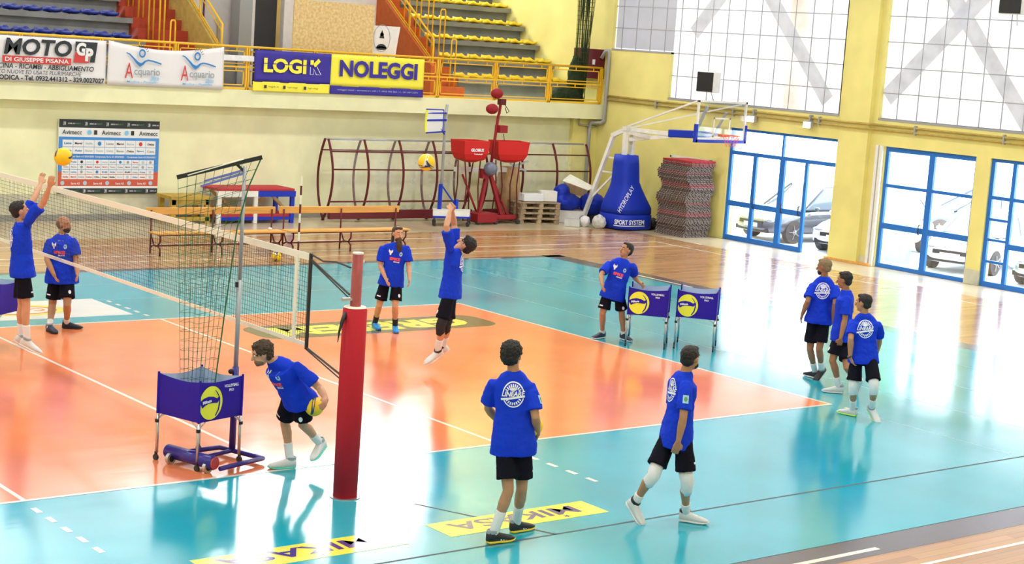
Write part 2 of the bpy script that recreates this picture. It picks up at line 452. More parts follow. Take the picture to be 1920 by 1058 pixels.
# prints: sponsors read from the far side
def print_patch(x0, y0, x1, y1, mat, rnd=0.0):
    n = 6; pts = []
    if rnd:
        for cx_, cy_, a0 in ((x1-rnd, y1-rnd, 0), (x0+rnd, y1-rnd, pi/2), (x0+rnd, y0+rnd, pi), (x1-rnd, y0+rnd, 3*pi/2)):
            pts += [(cx_+rnd*cos(a0+pi/2*i/n), cy_+rnd*sin(a0+pi/2*i/n), 0) for i in range(n+1)]
    else: pts = [(x1, y1, 0), (x0, y1, 0), (x0, y0, 0), (x1, y0, 0)]
    return MB().prism(pts, (0, 0, H0-.001), (0, 0, H1)), mat
for (x0, x1) in ((-2.42, -.33), (.17, 2.22)):
    mb, mt = print_patch(x0, -2.82, x1, -2.37, 'print_yellow'); pp = mb.build('sponsor_print', mt, cm)
    g = text_geo('MIKASA', width=1.62, height=.24, bold=.02)
    mb = flat(MB(), g, ((x0+x1)/2-.04, -2.57, .0078), -X, -Y)
    st = []
    for i in range(10):
        a = pi/2+i*pi/5; rr = .045 if i % 2 == 0 else .02; st.append((rr*cos(a), rr*sin(a)))
    flat(mb, (st, [tuple(range(10))]), (x1-.52, -2.75, .0078), -X, -Y)
    mb.build('printed_lettering', 'print_purple', cm)
mb, mt = print_patch(3.75, 6.82, 8.35, 7.92, 'print_brown', .35); mb.build('sponsor_print', mt, cm)
flat(MB(), text_geo('GRESEM', width=3.75, height=.72, bold=.055), (6.03, 7.37, .0078), -X, -Y).build('printed_lettering', 'print_yellow', cm)
mb, mt = print_patch(-1.6, 9.5, 2.75, 11.1, 'print_white'); mb.build('sponsor_print', mt, cm)
flat(MB(), disc_geo(.78, .50, .80), (1.15, 10.3, .0078), X, Y).build('printed_ring', 'print_yellow', cm)
flat(MB(), disc_geo(.62, .38, .82), (1.15, 10.3, .0079), X, Y).build('printed_ring', 'print_red', cm)
flat(MB(), text_geo('Conad', width=.85, height=.26, bold=.03), (1.15, 10.3, .0079), -X, -Y).build('printed_lettering', 'print_red', cm)

# ---- end wall (right) with openings
T0, T1 = 23.05, 23.40
mb = MB()
for (y0, y1, z0, z1) in ((16.12, 28.8, 0, 3.6), (10.9, 12.41, 0, 3.6), (7.85, 8.25, 0, 3.6), (3.5, 4.2, 0, 3.6), (-19.3, .3, 0, 3.6),
                         (12.41, 16.12, 2.98, 3.6), (8.25, 10.9, 2.94, 3.6), (4.2, 7.85, 2.94, 3.6), (.3, 3.5, 2.94, 3.6),
                         (18.63, 28.8, 3.6, 4.85), (21.1, 28.8, 4.85, 9.2), (11.2, 12.47, 3.6, 9.2), (1.8, 3.0, 3.6, 9.2), (-19.3, -6, 3.6, 9.2), (-19.3, 28.8, 9.2, 11.6)):
    mb.box(T0, y0, z0, T1, y1, z1)
wr = struct('wall_right', mb, 'wall_yellow')
struct('wall_pilaster', MB().box(22.93, 11.38, 0, 23.06, 12.28, 11.4), 'wall_yellow', wr)
struct('wall_pilaster', MB().box(22.93, 1.95, 0, 23.06, 2.85, 11.4), 'wall_yellow', wr)
struct('wall_stain', MB().box(23.03, 10.9, 0, 23.049, 11.38, .22).box(23.03, 7.85, 0, 23.049, 8.25, .34), 'wall_dado', wr)
struct('trim_1', MB().box(22.9, 10.95, 0, 23.05, 12.38, .05), 'wood_bench')
# back wall under the balcony
wb = struct('wall_back', MB().box(-20, 21.65, 0, 23.05, 21.9, 3.2), 'wall_cream')
struct('wall_pilaster', MB().box(22.15, 21.5, 0, 23.05, 21.66, 3.0), 'wall_yellow', wb)
struct('stained_dado', MB().box(-20, 21.62, 0, 13.0, 21.652, .62), 'wall_dado', wb)
struct('baseboard_back', MB().box(-20, 21.60, 0, 22.1, 21.66, .14), 'skirt_grey')
# balcony slab and stands
fa = struct('balcony_slab', MB().box(-20, 21.25, 2.80, 23.05, 22.9, 3.22), 'wall_cream')
mb = MB()
KY = lambda k: 22.85 + .76*k
KZ = lambda k: 3.72 + .53*k
def stand_rows(x0, x1, name):
    mb = MB(); ms = MB()
    for k in range(8):
        ms.box(x0, KY(k), KZ(k)-.13, x1, KY(k)+.80, KZ(k))
        mb.box(x0, KY(k)+.22, 3.2 if k == 0 else KZ(k-1), x1, KY(k)+.80, KZ(k)-.13)
    o = struct(name, ms, 'concrete'); struct('riser', mb, 'concrete', o)
    return o
stand_rows(-20, 9.72, 'stand_left'); stand_rows(18.95, 23.05, 'stand_right')
def stairs(x0, x1, mat, name):
    mb = MB()
    for k in range(16):
        y = 22.55+.38*k; mb.box(x0, y, 3.2, x1, y+.40, 3.22+.265*(k+1))
    return struct(name, mb, mat)
stairs(9.72, 11.12, 'red_steps', 'stair_left'); stairs(17.75, 18.95, 'orange_steps', 'stair_right')
def parapet(x0, x1, mat, name):
    prof = [(22.35, 3.2), (28.4, 3.2), (28.4, 8.3), (22.35, 4.05)]
    return struct(name, MB().prism([(0, y, z) for y, z in prof], (x0, 0, 0), (x1, 0, 0)), mat)
parapet(11.12, 11.27, 'ochre_wall', 'parapet_left'); parapet(17.62, 17.75, 'orange_steps', 'parapet_right')
# vomitory between the stairs
struct('vomitory_wall', MB().box(11.27, 25.2, 3.2, 12.95, 25.4, 8.2).box(13.02, 24.6, 3.2, 13.35, 25.4, 8.2).box(14.6, 25.2, 3.2, 17.62, 25.4, 8.2), 'plaster_white')
struct('vomitory_floor', MB().box(11.27, 22.8, 3.1, 17.62, 28.4, 3.2), 'concrete')
struct('vomitory_sill', MB().box(11.27, 24.4, 3.2, 13.0, 24.9, 3.95), 'concrete')
struct('column_grey', MB().box(12.72, 24.3, 3.2, 13.1, 24.7, 8.2), 'grey_metal')
struct('door_5', MB().box(13.35, 25.6, 3.2, 14.6, 25.7, 8.0), 'dark')
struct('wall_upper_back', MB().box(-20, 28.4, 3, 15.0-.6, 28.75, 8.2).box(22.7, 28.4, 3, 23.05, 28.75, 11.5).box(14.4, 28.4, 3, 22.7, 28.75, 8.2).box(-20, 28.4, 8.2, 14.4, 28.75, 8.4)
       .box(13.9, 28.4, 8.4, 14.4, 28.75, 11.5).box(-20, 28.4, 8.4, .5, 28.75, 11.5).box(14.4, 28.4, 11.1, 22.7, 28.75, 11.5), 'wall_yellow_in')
w8 = struct('window_8', MB().box(14.4, 28.5, 8.2, 22.7, 28.6, 11.1), 'clerestory')
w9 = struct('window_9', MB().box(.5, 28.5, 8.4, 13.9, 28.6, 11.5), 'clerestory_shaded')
for i in range(9): struct('mullion', MB().box(14.4+i*1.037, 28.42, 8.2, 14.46+i*1.037, 28.5, 11.1), 'grey_metal', w8)
# other walls and roof: unseen but they shade and reflect
struct('wall_left', MB().box(-20.3, -19.3, 0, -20, 28.8, 11.6), 'wall_cream')
struct('wall_front', MB().box(-20, -19.3, 0, 23.05, -19.0, 11.6), 'wall_cream')
M('ceiling_white', (.75, .75, .72), .9)
struct('ceiling', MB().box(-20.3, -19.3, 11.5, 23.4, 28.8, 11.7), 'ceiling_white')
n = 0
for ix in range(5):  # unseen lamp grid, added to light the interior
    for iy in range(4):
        x = -15 + ix*8.2; y = -12 + iy*9.5; n += 1
        t = thing('added_ceiling_lamp', (x, y, 11.0), 'unseen rectangular high bay lamp added under the ceiling to light the hall', 'lamp', 'added ceiling lamps of the hall')
        MB().box(x-.5, y-.35, 11.02, x+.5, y+.35, 11.2).build('housing', 'white_paint', t)
        MB().box(x-.45, y-.3, 11.0, x+.45, y+.3, 11.02).build('diffuser', 'lamp_glow', t)
        MB().beam((x-.3, y, 11.2), (x-.3, y, 11.5), .02).beam((x+.3, y, 11.2), (x+.3, y, 11.5), .02).build('hanger', 'steel', t)
        l = bpy.data.lights.new('added_lamp_light', 'AREA'); l.shape = 'RECTANGLE'; l.size = .9; l.size_y = .6; l.energy = LAMP_W; l.color = (1, .97, .93)
        lo = bpy.data.objects.new('added_lamp_light', l); COL.objects.link(lo); lo.parent = t; lo.location = (0, 0, -.05)

# ---- translucent panel windows of the end wall
def panel_window(name, y0, y1, z0, z1, y2=None, z2=None, brace_shadows=(), shades_stains=()):
    """panels in the wall plane; an optional raised part y1..y2 starting at z2"""
    x = 23.16
    mb = MB().box(x, y0, z0, x+.05, y1, z1)
    if y2: mb.box(x, y1, z2, x+.05, y2, z1)
    w = struct(name, mb, 'panel')
    ge = MB(); c = .595
    k = 0
    while y0 + k*c < (y2 or y1):
        y = y0 + k*c; ge.box(x-.022, y-.008, z0 if y < y1 else z2, x, y+.008, z1); k += 1
    k = 0
    while z0 + k*.615 < z1:
        z = z0 + k*.615; ge.box(x-.026, y0, z-.011, x, y1 if (not y2 or z < z2-.05) else y2, z+.011); k += 1
    struct('glazing_bar', ge, 'grey_metal', w)
    fr = MB().box(23.04, y0-.03, z0-.05, x+.01, y1 if not y2 else y1, z0)
    if y2: fr.box(23.04, y1, z2-.05, x+.01, y2, z2)
    fr.box(23.05, y0-.03, z0, x+.01, y0, z1)
    struct('sill', fr, 'grey_metal', w)
    for (a, b, c_, d, wd, mt) in brace_shadows:
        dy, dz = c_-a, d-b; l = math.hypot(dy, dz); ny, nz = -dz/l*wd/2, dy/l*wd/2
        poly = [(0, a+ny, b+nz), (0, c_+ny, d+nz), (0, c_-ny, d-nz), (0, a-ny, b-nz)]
        struct('brace_shadow_strip', MB().prism(poly, (x-.012, 0, 0), (x-.004, 0, 0)), mt, w)  # shadow of bracing behind the panels, painted as a dimmer glowing strip
    for (a, b, c_, d, mt) in shades_stains: struct('shaded_or_stained_pane', MB().box(x-.006, a, b, x-.002, c_, d), mt, w)  # overlay panes
    return w
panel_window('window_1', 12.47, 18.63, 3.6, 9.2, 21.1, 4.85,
             brace_shadows=((17.9, 5.4, 16.0, 7.5, .42, 'brace_shadow'), (15.6, 6.9, 12.95, 3.9, .40, 'brace_shadow')),
             shades_stains=((18.66, 4.88, 21.05, 9.1, 'panel_shade'), (13.85, 3.62, 14.45, 7.5, 'panel_stain')))
panel_window('window_2', 3.0, 11.2, 3.6, 9.2, brace_shadows=((11.1, 4.1, 7.8, 7.4, .44, 'brace_shadow'), (9.9, 7.1, 7.0, 3.7, .40, 'brace_shadow')))
panel_window('added_window', -6.0, 1.8, 3.6, 9.2)  # unseen glowing panels, added to help light the hall
# horizontal pipes along the end wall
mp = thing('pipe_run', (22.95, 14, 3.5), 'pair of long ochre pipes running along the end wall under the panels', 'pipes')
for z in (3.44, 3.33): MB().tube([(23.0, -6, z), (23.0, 11.3, z), (22.88, 11.36, z), (22.88, 12.3, z), (23.0, 12.36, z), (23.0, 21.2, z+.05)], .028, 8).build('pipe', 'ochre_wall', mp, smooth=True)
for y in (5, 7.5, 10, 13, 16, 19): MB().box(22.96, y, 3.28, 23.05, y+.04, 3.5).build('pipe_clip', 'grey_metal', mp)

# ---- blue framed glazed doors
def door(n, ys, zs, bars, glass, handle=None, w=.075):
    d = thing('blue_glazed_door', (23.15, (ys[0]+ys[1])/2, 0), bars[0], 'door')
    mb = MB()
    for (y0, z0, y1, z1, t) in bars[1]:
        if abs(y1-y0) > abs(z1-z0): mb.box(23.10, min(y0, y1), z0-t/2, 23.17, max(y0, y1), z0+t/2)
        else: mb.box(23.095, y0-t/2, min(z0, z1), 23.175, y0+t/2, max(z0, z1))
    mb.build('frame', 'frame_blue', d, bevel=.006)
    for (y0, z0, y1, z1) in glass: MB().box(23.13, y0, z0, 23.138, y1, z1).build('pane', 'glass', d)
    for (y, z) in handle or ():
        MB().tube([(23.09, y, z-.12), (23.04, y, z-.10), (23.04, y, z+.10), (23.09, y, z+.12)], .016, 6).build('handle', 'black', d, smooth=True)
    return d
y = (12.41, 16.12)
door(1, y, (0, 2.98), ('blue framed door beside the mat stack with its right leaf standing open', [
    (y[0], 2.95, y[1], 2.95, .08), (y[0], 2.33, y[1], 2.33, .10), (16.08, 0, 16.08, 2.95, .10), (15.19, 0, 15.19, 2.3, .12), (14.22, 0, 14.22, 2.3, .17), (14.25, 2.3, 14.25, 2.95, .06),
    (13.40, 0, 13.40, 2.3, .09), (13.4, .98, 16.1, .98, .14), (13.4, .06, 16.1, .06, .14)]),
    [(12.42, 2.38, 16.1, 2.92), (13.44, .1, 16.05, 2.3)], ((15.1, 1.05), (14.1, 1.05), (13.5, 1.05)))
y = (8.25, 10.9)
door(2, y, (0, 2.94), ('blue framed glazed door with six panes between the wide and narrow piers', [
    (y[0], 2.88, y[1], 2.88, .12), (10.86, 0, 10.86, 2.9, .10), (8.27, 0, 8.27, 2.9, .06), (9.52, 0, 9.52, 2.9, .16), (8.25, 2.0, 10.9, 2.0, .08), (8.25, 1.02, 10.9, 1.02, .14), (8.25, .05, 10.9, .05, .10)]),
    [(8.3, .1, 10.82, 2.85)], ((9.68, 1.05),))
y = (4.2, 7.85)
door(3, y, (0, 2.94), ('blue framed glazed door with narrow side lights at the right edge', [
    (y[0], 2.90, y[1], 2.90, .08), (7.80, 0, 7.80, 2.9, .10), (7.22, 0, 7.22, 2.9, .10), (5.6, 0, 5.6, 2.9, .12), (4.25, 0, 4.25, 2.9, .1), (4.2, 2.05, 7.85, 2.05, .08), (4.2, .98, 7.22, .98, .13), (4.2, .05, 7.85, .05, .14),
    (7.22, 1.55, 7.8, 1.55, .06), (7.22, 1.08, 7.8, 1.08, .06), (7.22, .58, 7.8, .58, .06)]),
    [(4.25, .1, 7.8, 2.85)])
y = (.3, 3.5)  # unseen door, added to let in more daylight
door(4, y, (0, 2.94), ('unseen blue framed glazed door added farther along the end wall for light', [
    (y[0], 2.88, y[1], 2.88, .12), (.35, 0, .35, 2.9, .1), (3.45, 0, 3.45, 2.9, .1), (1.9, 0, 1.9, 2.9, .14), (.3, .98, 3.5, .98, .14), (.3, .05, 3.5, .05, .1)]), [(.35, .1, 3.45, 2.85)])
# white lift-up shutter guide beside door 2
tag(MB().box(22.98, 10.93, 0, 23.04, 11.02, 2.95).box(22.98, 11.06, 0, 23.04, 11.14, 2.95).build('shutter_guide', 'white_paint'), 'white vertical shutter guide on the wide pier beside the six pane door', 'shutter guide')

# ---- outside
struct('floor_outside', MB().box(23.4, -40, -.3, 120, 90, -.03), 'asphalt')
tag(MB().box(24.5, 11.15, -.03, 24.75, 11.95, 3.2).build('outdoor_cabinet', 'cyan_wall'), 'tall pale cyan cabinet standing outside the six pane door', 'cabinet')
def car(x, y, rz, mat, label, h=1.48, L=4.2, wd=1.75):
    t = thing('car', (x, y, -.03), label, 'car', rz=rz)
    hl = L/2; hw = wd/2
    # body lofted along its length: station (x, half width, bottom, top)
    st = [(-hl, .62*hw, .38, .62), (-hl+.10, .86*hw, .26, .82), (-hl+.5, .98*hw, .22, .92), (-.6, hw, .20, .95), (.4, hw, .20, .93), (.95, .99*hw, .20, .90), (hl-.55, .95*hw, .22, .80), (hl-.12, .84*hw, .24, .66), (hl, .60*hw, .34, .54)]
    rings = []
    for (sx, w_, b, tp) in st:
        r = []
        for j in range(20):
            a = 2*pi*j/20; ca, sa = cos(a), sin(a); p = .45
            r.append(Vector((sx, w_*abs(ca)**p*(1 if ca > 0 else -1), (b+tp)/2 + (tp-b)/2*abs(sa)**p*(1 if sa > 0 else -1))))
        rings.append(r)
    MB().loft(rings).build('body', mat, t, smooth=True, local=True)
    def trap(x0, x1, w_, z, p=6):
        return [Vector((x0, -w_, z)), Vector((x1, -w_, z)), Vector((x1, w_, z)), Vector((x0, w_, z))]
    MB().loft([trap(-hl+.35, .95, hw*.90, .88), trap(-hl+.55, .55, hw*.83, 1.12), trap(-hl+.85, .10, hw*.72, h-.04)]).build('windows', 'car_glass', t, local=True, bevel=.05)
    MB().loft([trap(-hl+.82, .12, hw*.72, h-.05), trap(-hl+.95, 0, hw*.66, h)]).build('roof', mat, t, local=True, bevel=.03)
    for s in (-1, 1):
        for a, b in (((.97, .90, .90), (.12, .73, h-.04)), ((-hl+.33, .90, .90), (-hl+.83, .73, h-.04)), ((-.45, .91, .90), (-.45, .74, h-.04))):
            MB().beam((a[0], s*hw*a[1], a[2]), (b[0], s*hw*b[1], b[2]), .06).build('pillar', mat, t, local=True)
    for wx in (-hl+.75, hl-.80):
        for s in (-1, 1):
            wl = MB().tube([(wx, s*(hw-.19), .31), (wx, s*(hw-.01), .31)], .31, 20).build('wheel', 'tyre', t, local=True, smooth=False)
            hb = MB().tube([(wx, s*(hw-.02), .31), (wx, s*(hw+.005), .31)], .07, 10)
            for k in range(5):
                a = 2*pi*k/5; hb.beam((wx, s*(hw-.003), .31), (wx+.2*cos(a), s*(hw-.003), .31+.2*sin(a)), .05, .015)
            hb.build('wheel_trim', 'steel', wl, local=True)
    for s in (-1, 1):
        MB().ell((hl-.14, s*hw*.62, .60), Vector((.10, 0, 0)), Vector((0, .20, 0)), Vector((0, 0, .075)), 12, 8).build('headlight', 'clear_board' if 0 else 'steel', t, smooth=True, local=True)
        MB().ell((.62, s*(hw+.09), .95), Vector((.05, 0, 0)), Vector((0, .09, 0)), Vector((0, 0, .06)), 10, 6).build('side_mirror', mat, t, smooth=True, local=True)
    MB().box(hl-.04, -.45, .46, hl+.01, .45, .56).box(hl-.10, -.62, .27, hl-.02, .62, .38).build('grille', 'dark', t, local=True)
    MB().box(hl-.01, -.26, .39, hl+.02, .26, .50).build('number_plate', 'white_paint', t, local=True)
    return t
car(26.0, 15.75, R(176), 'car_dark', 'dark car seen from its front corner outside the door next to the mat stack', 1.55)
car(25.95, 13.35, R(192), 'car_white', 'white hatchback facing the open leaf of the first door')
car(32.2, 14.6, R(140), 'car_navy', 'dark navy car parked far behind the white saloon')
car(26.35, 10.15, R(194), 'car_white', 'white saloon with its front towards the six pane door', 1.45)
car(26.2, 7.2, R(184), 'car_silver', 'silver blue car side-on outside the right-hand door', 1.45)
# ================================================================ BALCONY
rl = thing('balcony_railing', (1.5, 21.3, 3.22), 'yellow steel railing along the front edge of the spectator balcony', 'railing')
for z, r in ((4.27, .03),): MB().tube([(-19.9, 21.3, z), (22.92, 21.3, z)], r, 8).build('top_rail', 'rail_yellow', rl, smooth=True)
MB().box(-19.9, 21.28, 3.76, 22.92, 21.32, 3.80).box(-19.9, 21.27, 3.23, 22.92, 21.33, 3.28).build('rail', 'rail_yellow', rl)
xs = [22.9-1.93*i for i in range(22)]
for i, x in enumerate(xs): MB().box(x-.045, 21.27, 3.22, x-.015, 21.33, 4.26).box(x+.015, 21.27, 3.22, x+.045, 21.33, 4.26).build('post', 'rail_yellow', rl)
for i in range(len(xs)-1):
    a, b = xs[i+1]+.10, xs[i]-.10; mb = MB()
    for z0, z1 in ((3.34, 3.68), (3.86, 4.16)):
        for q in ((a, z0, b, z0), (a, z1, b, z1), (a, z0, a, z1), (b, z0, b, z1)): mb.box(min(q[0], q[2])-.012, 21.29, min(q[1], q[3])-.012, max(q[0], q[2])+.012, 21.315, max(q[1], q[3])+.012)
        for f in (.12, .5, .88): mb.box(a+(b-a)*f-.01, 21.29, z1, a+(b-a)*f+.01, 21.31, z1+.10)
    mb.build('panel_frame', 'rail_yellow', rl)
# stair handrails
def handrail(x, label):
    t = thing('stair_handrail', (x, 22.4, 4.0), label, 'handrail')
    sl = .70
    MB().tube([(x, 22.42, 3.9), (x, 22.42, 4.78), (x, 22.42+5.5, 4.78+5.5*sl)], .03, 8).build('top_rail', 'rail_yellow', t, smooth=True)
    for dz in (.16, .55, .63): MB().tube([(x, 22.45, 4.78-dz), (x, 22.42+5.5, 4.78-dz+5.5*sl)], .016, 6).build('rail', 'rail_yellow', t, smooth=True)
    for k in range(4): MB().box(x-.02, 23.6+k*1.2, 4.2+k*1.2*sl, x+.02, 23.64+k*1.2, 4.78+(1.2+k*1.2)*sl).build('post', 'rail_yellow', t)
handrail(11.2, 'sloping yellow handrail on the ochre parapet beside the red stair')
handrail(17.7, 'sloping yellow handrail on the orange parapet above the printed cloth')
for side, x, w_ in (('blue', 9.95, .14), ('yellow', 18.72, -.14)):
    for i in range(5):
        y = 22.75+.60*i; zt = 4.82+.44*i+(.35 if i else -.02)
        z0 = 3.22+.265*max(1, int((y-22.55)/.38)+1)-.02
        t = MB().tube([(x, y, z0), (x, y, zt-.05), (x+w_*.2, y, zt), (x+w_*.8+.0, y+.02, zt), (x+w_, y+.03, zt-.05), (x+w_, y+.03, z0)], .022, 8).build('stand_barrier', 'rail_yellow', None, smooth=True)
        tag(t, 'yellow tube barrier beside the %s seats, %s along the stair' % (side, ('lowest', 'second', 'third', 'fourth', 'topmost')[i]), 'barrier', 'tube barriers beside the %s seats' % side)
# seats
def seat_mb():
    nu, nv = 7, 8; top = []
    prof = [(-.21, .085), (-.185, .105), (-.10, .080), (.0, .065), (.10, .075), (.16, .115), (.195, .155), (.21, .150)]
    for i, (y, z) in enumerate(prof):
        wd = (.11, .175, .215, .225, .218, .195, .155, .105)[i]
        for j in range(nu):
            u = -1+2*j/(nu-1); top.append((u*wd, y, z + .018*abs(u)**3))
    bot = [(x*.96, y+.004, z-.055) for x, y, z in top]
    n = len(top); fs = []
    for i in range(nv-1):
        for j in range(nu-1):
            a = i*nu+j; fs.append((a, a+1, a+nu+1, a+nu)); fs.append((n+a, n+a+nu, n+a+nu+1, n+a+1))
    edge = [j for j in range(nu)] + [i*nu+nu-1 for i in range(1, nv)] + [(nv-1)*nu+j for j in range(nu-2, -1, -1)] + [i*nu for i in range(nv-2, 0, -1)]
    for a, b in zip(edge, edge[1:]+edge[:1]): fs.append((b, a, a+n, b+n))
    mb = MB().add(top+bot, fs)
    return mb
def make_seat(mat, label):
    t = thing('stadium_seat', (0, 0, 0), label, 'seat')
    seat_mb().build('shell', mat, t, smooth=True, local=True)
    MB().box(-.05, -.02, 0, .05, .08, .03).build('mount', 'grey_metal', t, local=True)
    return t
def copy_thing(src, loc, label, group):
    r = src.copy(); COL.objects.link(r); r.location = loc; r['label'] = label; r['group'] = group; ORG[r.name] = Vector(loc)
    for ch in src.children:
        c = ch.copy(); COL.objects.link(c); c.parent = r
    return r
RW = ('lowest', 'second', 'third', 'fourth', 'fifth')
for mat, rows, x0, nn in (('seat_blue', (1, 2, 3), 4.6, 10), ('seat_yellow', (0, 1, 2, 3, 4), 19.22, 8)):
    col = mat[5:]; proto = None
    for k in rows:
        for i in range(nn):
            x = x0+.51*i; loc = (x, KY(k)+.23, KZ(k))
            ORD = ('first', 'second', 'third', 'fourth', 'fifth', 'sixth', 'seventh', 'eighth', 'ninth', 'tenth')
            sd = 'left' if col == 'blue' else 'right'; grp = '%s seats in the %s row of the %s stand' % (col, RW[k-rows[0]], sd)
            lab = '%s plastic stadium seat, %s from the stair in the %s row of the %s stand' % (col, ORD[nn-1-i if col == 'blue' else i], RW[k-rows[0]], sd)
            if proto is None: proto = make_seat(mat, lab); proto.location = loc; proto['group'] = grp
            else: copy_thing(proto, loc, lab, grp)

# ---------------------------------------------------------------- banners on the railing
def cloth(x0, x1, z0, z1, y, sag=0.0, wave=.012, nx=40, nz=8, th=.006, seed=0, side_in=0.0):
    front = []; 
    for j in range(nz+1):
        for i in range(nx+1):
            a = i/nx; b = j/nz
            x = x0+(x1-x0)*a + side_in*sin(pi*b)*(a-.5)*-2*.5
            zt = z1 - sag*sin(pi*a); z = z0+(zt-z0)*b
            yy = y + wave*sin(a*17+seed+b*2)*(.3+b*.7) + wave*.6*sin(a*41+seed*2)*b
            front.append((x, yy, z))
    n = len(front); fs = []
    for j in range(nz):
        for i in range(nx):
            q = j*(nx+1)+i; fs.append((q, q+1, q+nx+2, q+nx+1)); fs.append((n+q, n+q+nx+1, n+q+nx+2, n+q+1))
    back = [(x, yy+th, z) for x, yy, z in front]
    e = list(range(nx+1)) + [j*(nx+1)+nx for j in range(1, nz+1)] + [nz*(nx+1)+i for i in range(nx-1, -1, -1)] + [j*(nx+1) for j in range(nz-1, 0, -1)]
    for a, b in zip(e, e[1:]+e[:1]): fs.append((b, a, a+n, b+n))
    return MB().add(front+back, fs)
YB = 21.20
def deco(parent, mat, geo, cx_, cz_, name='lettering', y=YB-.035):
    return flat(MB(), geo, (cx_, y, cz_), X, Z).build(name, mat, parent)
def rgeo(w, h): return ([(-w/2, -h/2), (w/2, -h/2), (w/2, h/2), (-w/2, h/2)], [(0, 1, 2, 3)])
b1 = thing('banner', (5.6, YB, 3.2), 'white motorcycle dealer banner with heavy black lettering at the left end of the railing', 'banner')
cloth(3.6, 7.55, 3.21, 4.22, YB, wave=.008).build('cloth', 'banner_white', b1, smooth=True)
deco(b1, 'ink', text_geo('MOTO', width=1.60, height=.37, bold=.03, shear=.15), 5.90, 3.99)
deco(b1, 'ink', text_geo('O', width=.36, height=.37, bold=.06), 4.78, 3.99)
deco(b1, 'ink_red', rgeo(1.62, .155), 5.88, 3.70, 'printed_band')
deco(b1, 'board_white', text_geo('DI GIUSEPPE PISANA', width=1.50, height=.095, bold=.02), 5.88, 3.70, y=YB-.040)
deco(b1, 'ink', text_geo('OFFICINA - RICAMBI - ABBIGLIAMENTO', width=2.55, height=.115, bold=.015, shear=.15), 5.97, 3.555)
deco(b1, 'ink', text_geo('MOTO NUOVE ED USATE PLURIMARCHE', width=2.15, height=.09, shear=.15), 5.87, 3.425)
deco(b1, 'ink', text_geo('RAGUSA - MODICA - Tel. 0932.441312 - 329.0027027', width=3.3, height=.115, bold=.03), 5.86, 3.295)
deco(b1, 'ink', ([(-.24, .24), (.30, .24), (.24, -.22), (.12, -.22), (.16, .02), (-.24, .02)], [(0, 1, 2, 3, 4, 5)]), 7.02, 3.93, 'emblem')
deco(b1, 'ink_red', ([(-.28, -.24), (.10, -.24), (.10, 0), (-.24, .0)], [(0, 1, 2, 3)]), 7.02, 3.93, 'emblem')
deco(b1, 'board_white', text_geo('G', height=.30, width=.24, bold=.05), 6.92, 4.0, y=YB-.042)
deco(b1, 'board_white', text_geo('P', height=.30, width=.20, bold=.05), 7.12, 3.88, y=YB-.042)
b2 = thing('banner', (9.1, YB, 3.2), 'sagging white banner with two blue wave and dark red word logos', 'banner')
cloth(7.60, 10.62, 3.21, 4.24, YB, sag=.16, wave=.014, seed=2).build('cloth', 'banner_white', b2, smooth=True)
for cx_ in (8.46, 9.90):
    cz_ = 3.78; y_ = YB-.045
    pts = [(-.40+.80*t/20, .12-.62*t/20*.55+.10*math.sin(t/20*2*pi+.9)*1.2) for t in range(21)]
    pts = [(-.42, .20), (-.34, .17), (-.24, .08), (-.14, -.02), (-.06, -.07), (0, -.04), (.06, .02), (.14, .045), (.26, .03), (.38, 0), (.48, -.03)]
    deco(b2, 'ink_blue', strip_geo(pts, [.02, .03, .04, .06, .09, .06, .04, .035, .035, .035, .03]), cx_, cz_, 'emblem', y_)
    deco(b2, 'ink_blue', disc_geo(.085, .10, .62), cx_-.02, cz_+.20, 'emblem', y_)
    mb = MB()
    for k in range(6):
        a = .35+k*.35; flat(mb, strip_geo([(.12*cos(a), .13*sin(a)), (.18*cos(a), .21*sin(a))], .012), (cx_-.02, y_, cz_+.20), X, Z)
    mb.build('emblem', 'ink', b2)
    deco(b2, 'ink_red', text_geo('A', width=.20, height=.36, bold=.0), cx_-.34, 3.57, y=y_)
    deco(b2, 'ink_grey', text_geo('cquario', width=.66, height=.22, bold=.01), cx_+.12, 3.53, y=y_)
    deco(b2, 'ink_lightblue', text_geo('Slim', width=.22, height=.10, shear=.3, bold=.02), cx_+.32, 3.41, y=y_)
    deco(b2, 'ink_lightblue', text_geo('Modica - Pozzallo', width=.8, height=.055, shear=.2, bold=.02), cx_, 3.315, y=y_)
tag(cloth(10.62, 11.46, 3.92, 4.06, YB+.02, wave=.01).build('cloth_strip', 'banner_white', None, smooth=True), 'rolled white cloth strip tied across the railing gap between two banners', 'cloth')
b3 = thing('banner', (12.57, YB, 3.2), 'dark blue banner with yellow split lettering and a yellow foot band', 'banner')
cloth(11.47, 13.67, 3.44, 4.22, YB, seed=5).build('cloth', 'banner_blue', b3, smooth=True)
cloth(11.44, 13.66, 3.21, 3.45, YB-.002, wave=.006, seed=5).build('foot_band', 'banner_yellow', b3, smooth=True)
deco(b3, 'banner_yellow', text_geo('LOGI', width=1.22, height=.36, bold=.04), 12.32, 3.86)
deco(b3, 'banner_blue', rgeo(1.5, .016), 12.4, 3.90, 'lettering', YB-.045)
deco(b3, 'banner_yellow', strip_geo([(.04, .16), (.04, .04)], .10), 13.05, 3.88); deco(b3, 'banner_yellow', strip_geo([(.26, .17), (.10, .02)], .10), 13.05, 3.88)
deco(b3, 'board_white', strip_geo([(0, .0), (0, -.19), (.09, -.19), (.09, -.04), (.18, -.19), (.32, -.19), (.18, .02)], .016), 13.05, 3.87)
for cx_, s in ((11.98, 'logik.it'), (12.52, 'logik noleggi'), (13.12, 'logik noleggi')):
    deco(b3, 'ink', rgeo(.07, .08), cx_-.20, 3.33, 'lettering'); deco(b3, 'ink', text_geo(s, width=.28, height=.05), cx_+.04, 3.33)
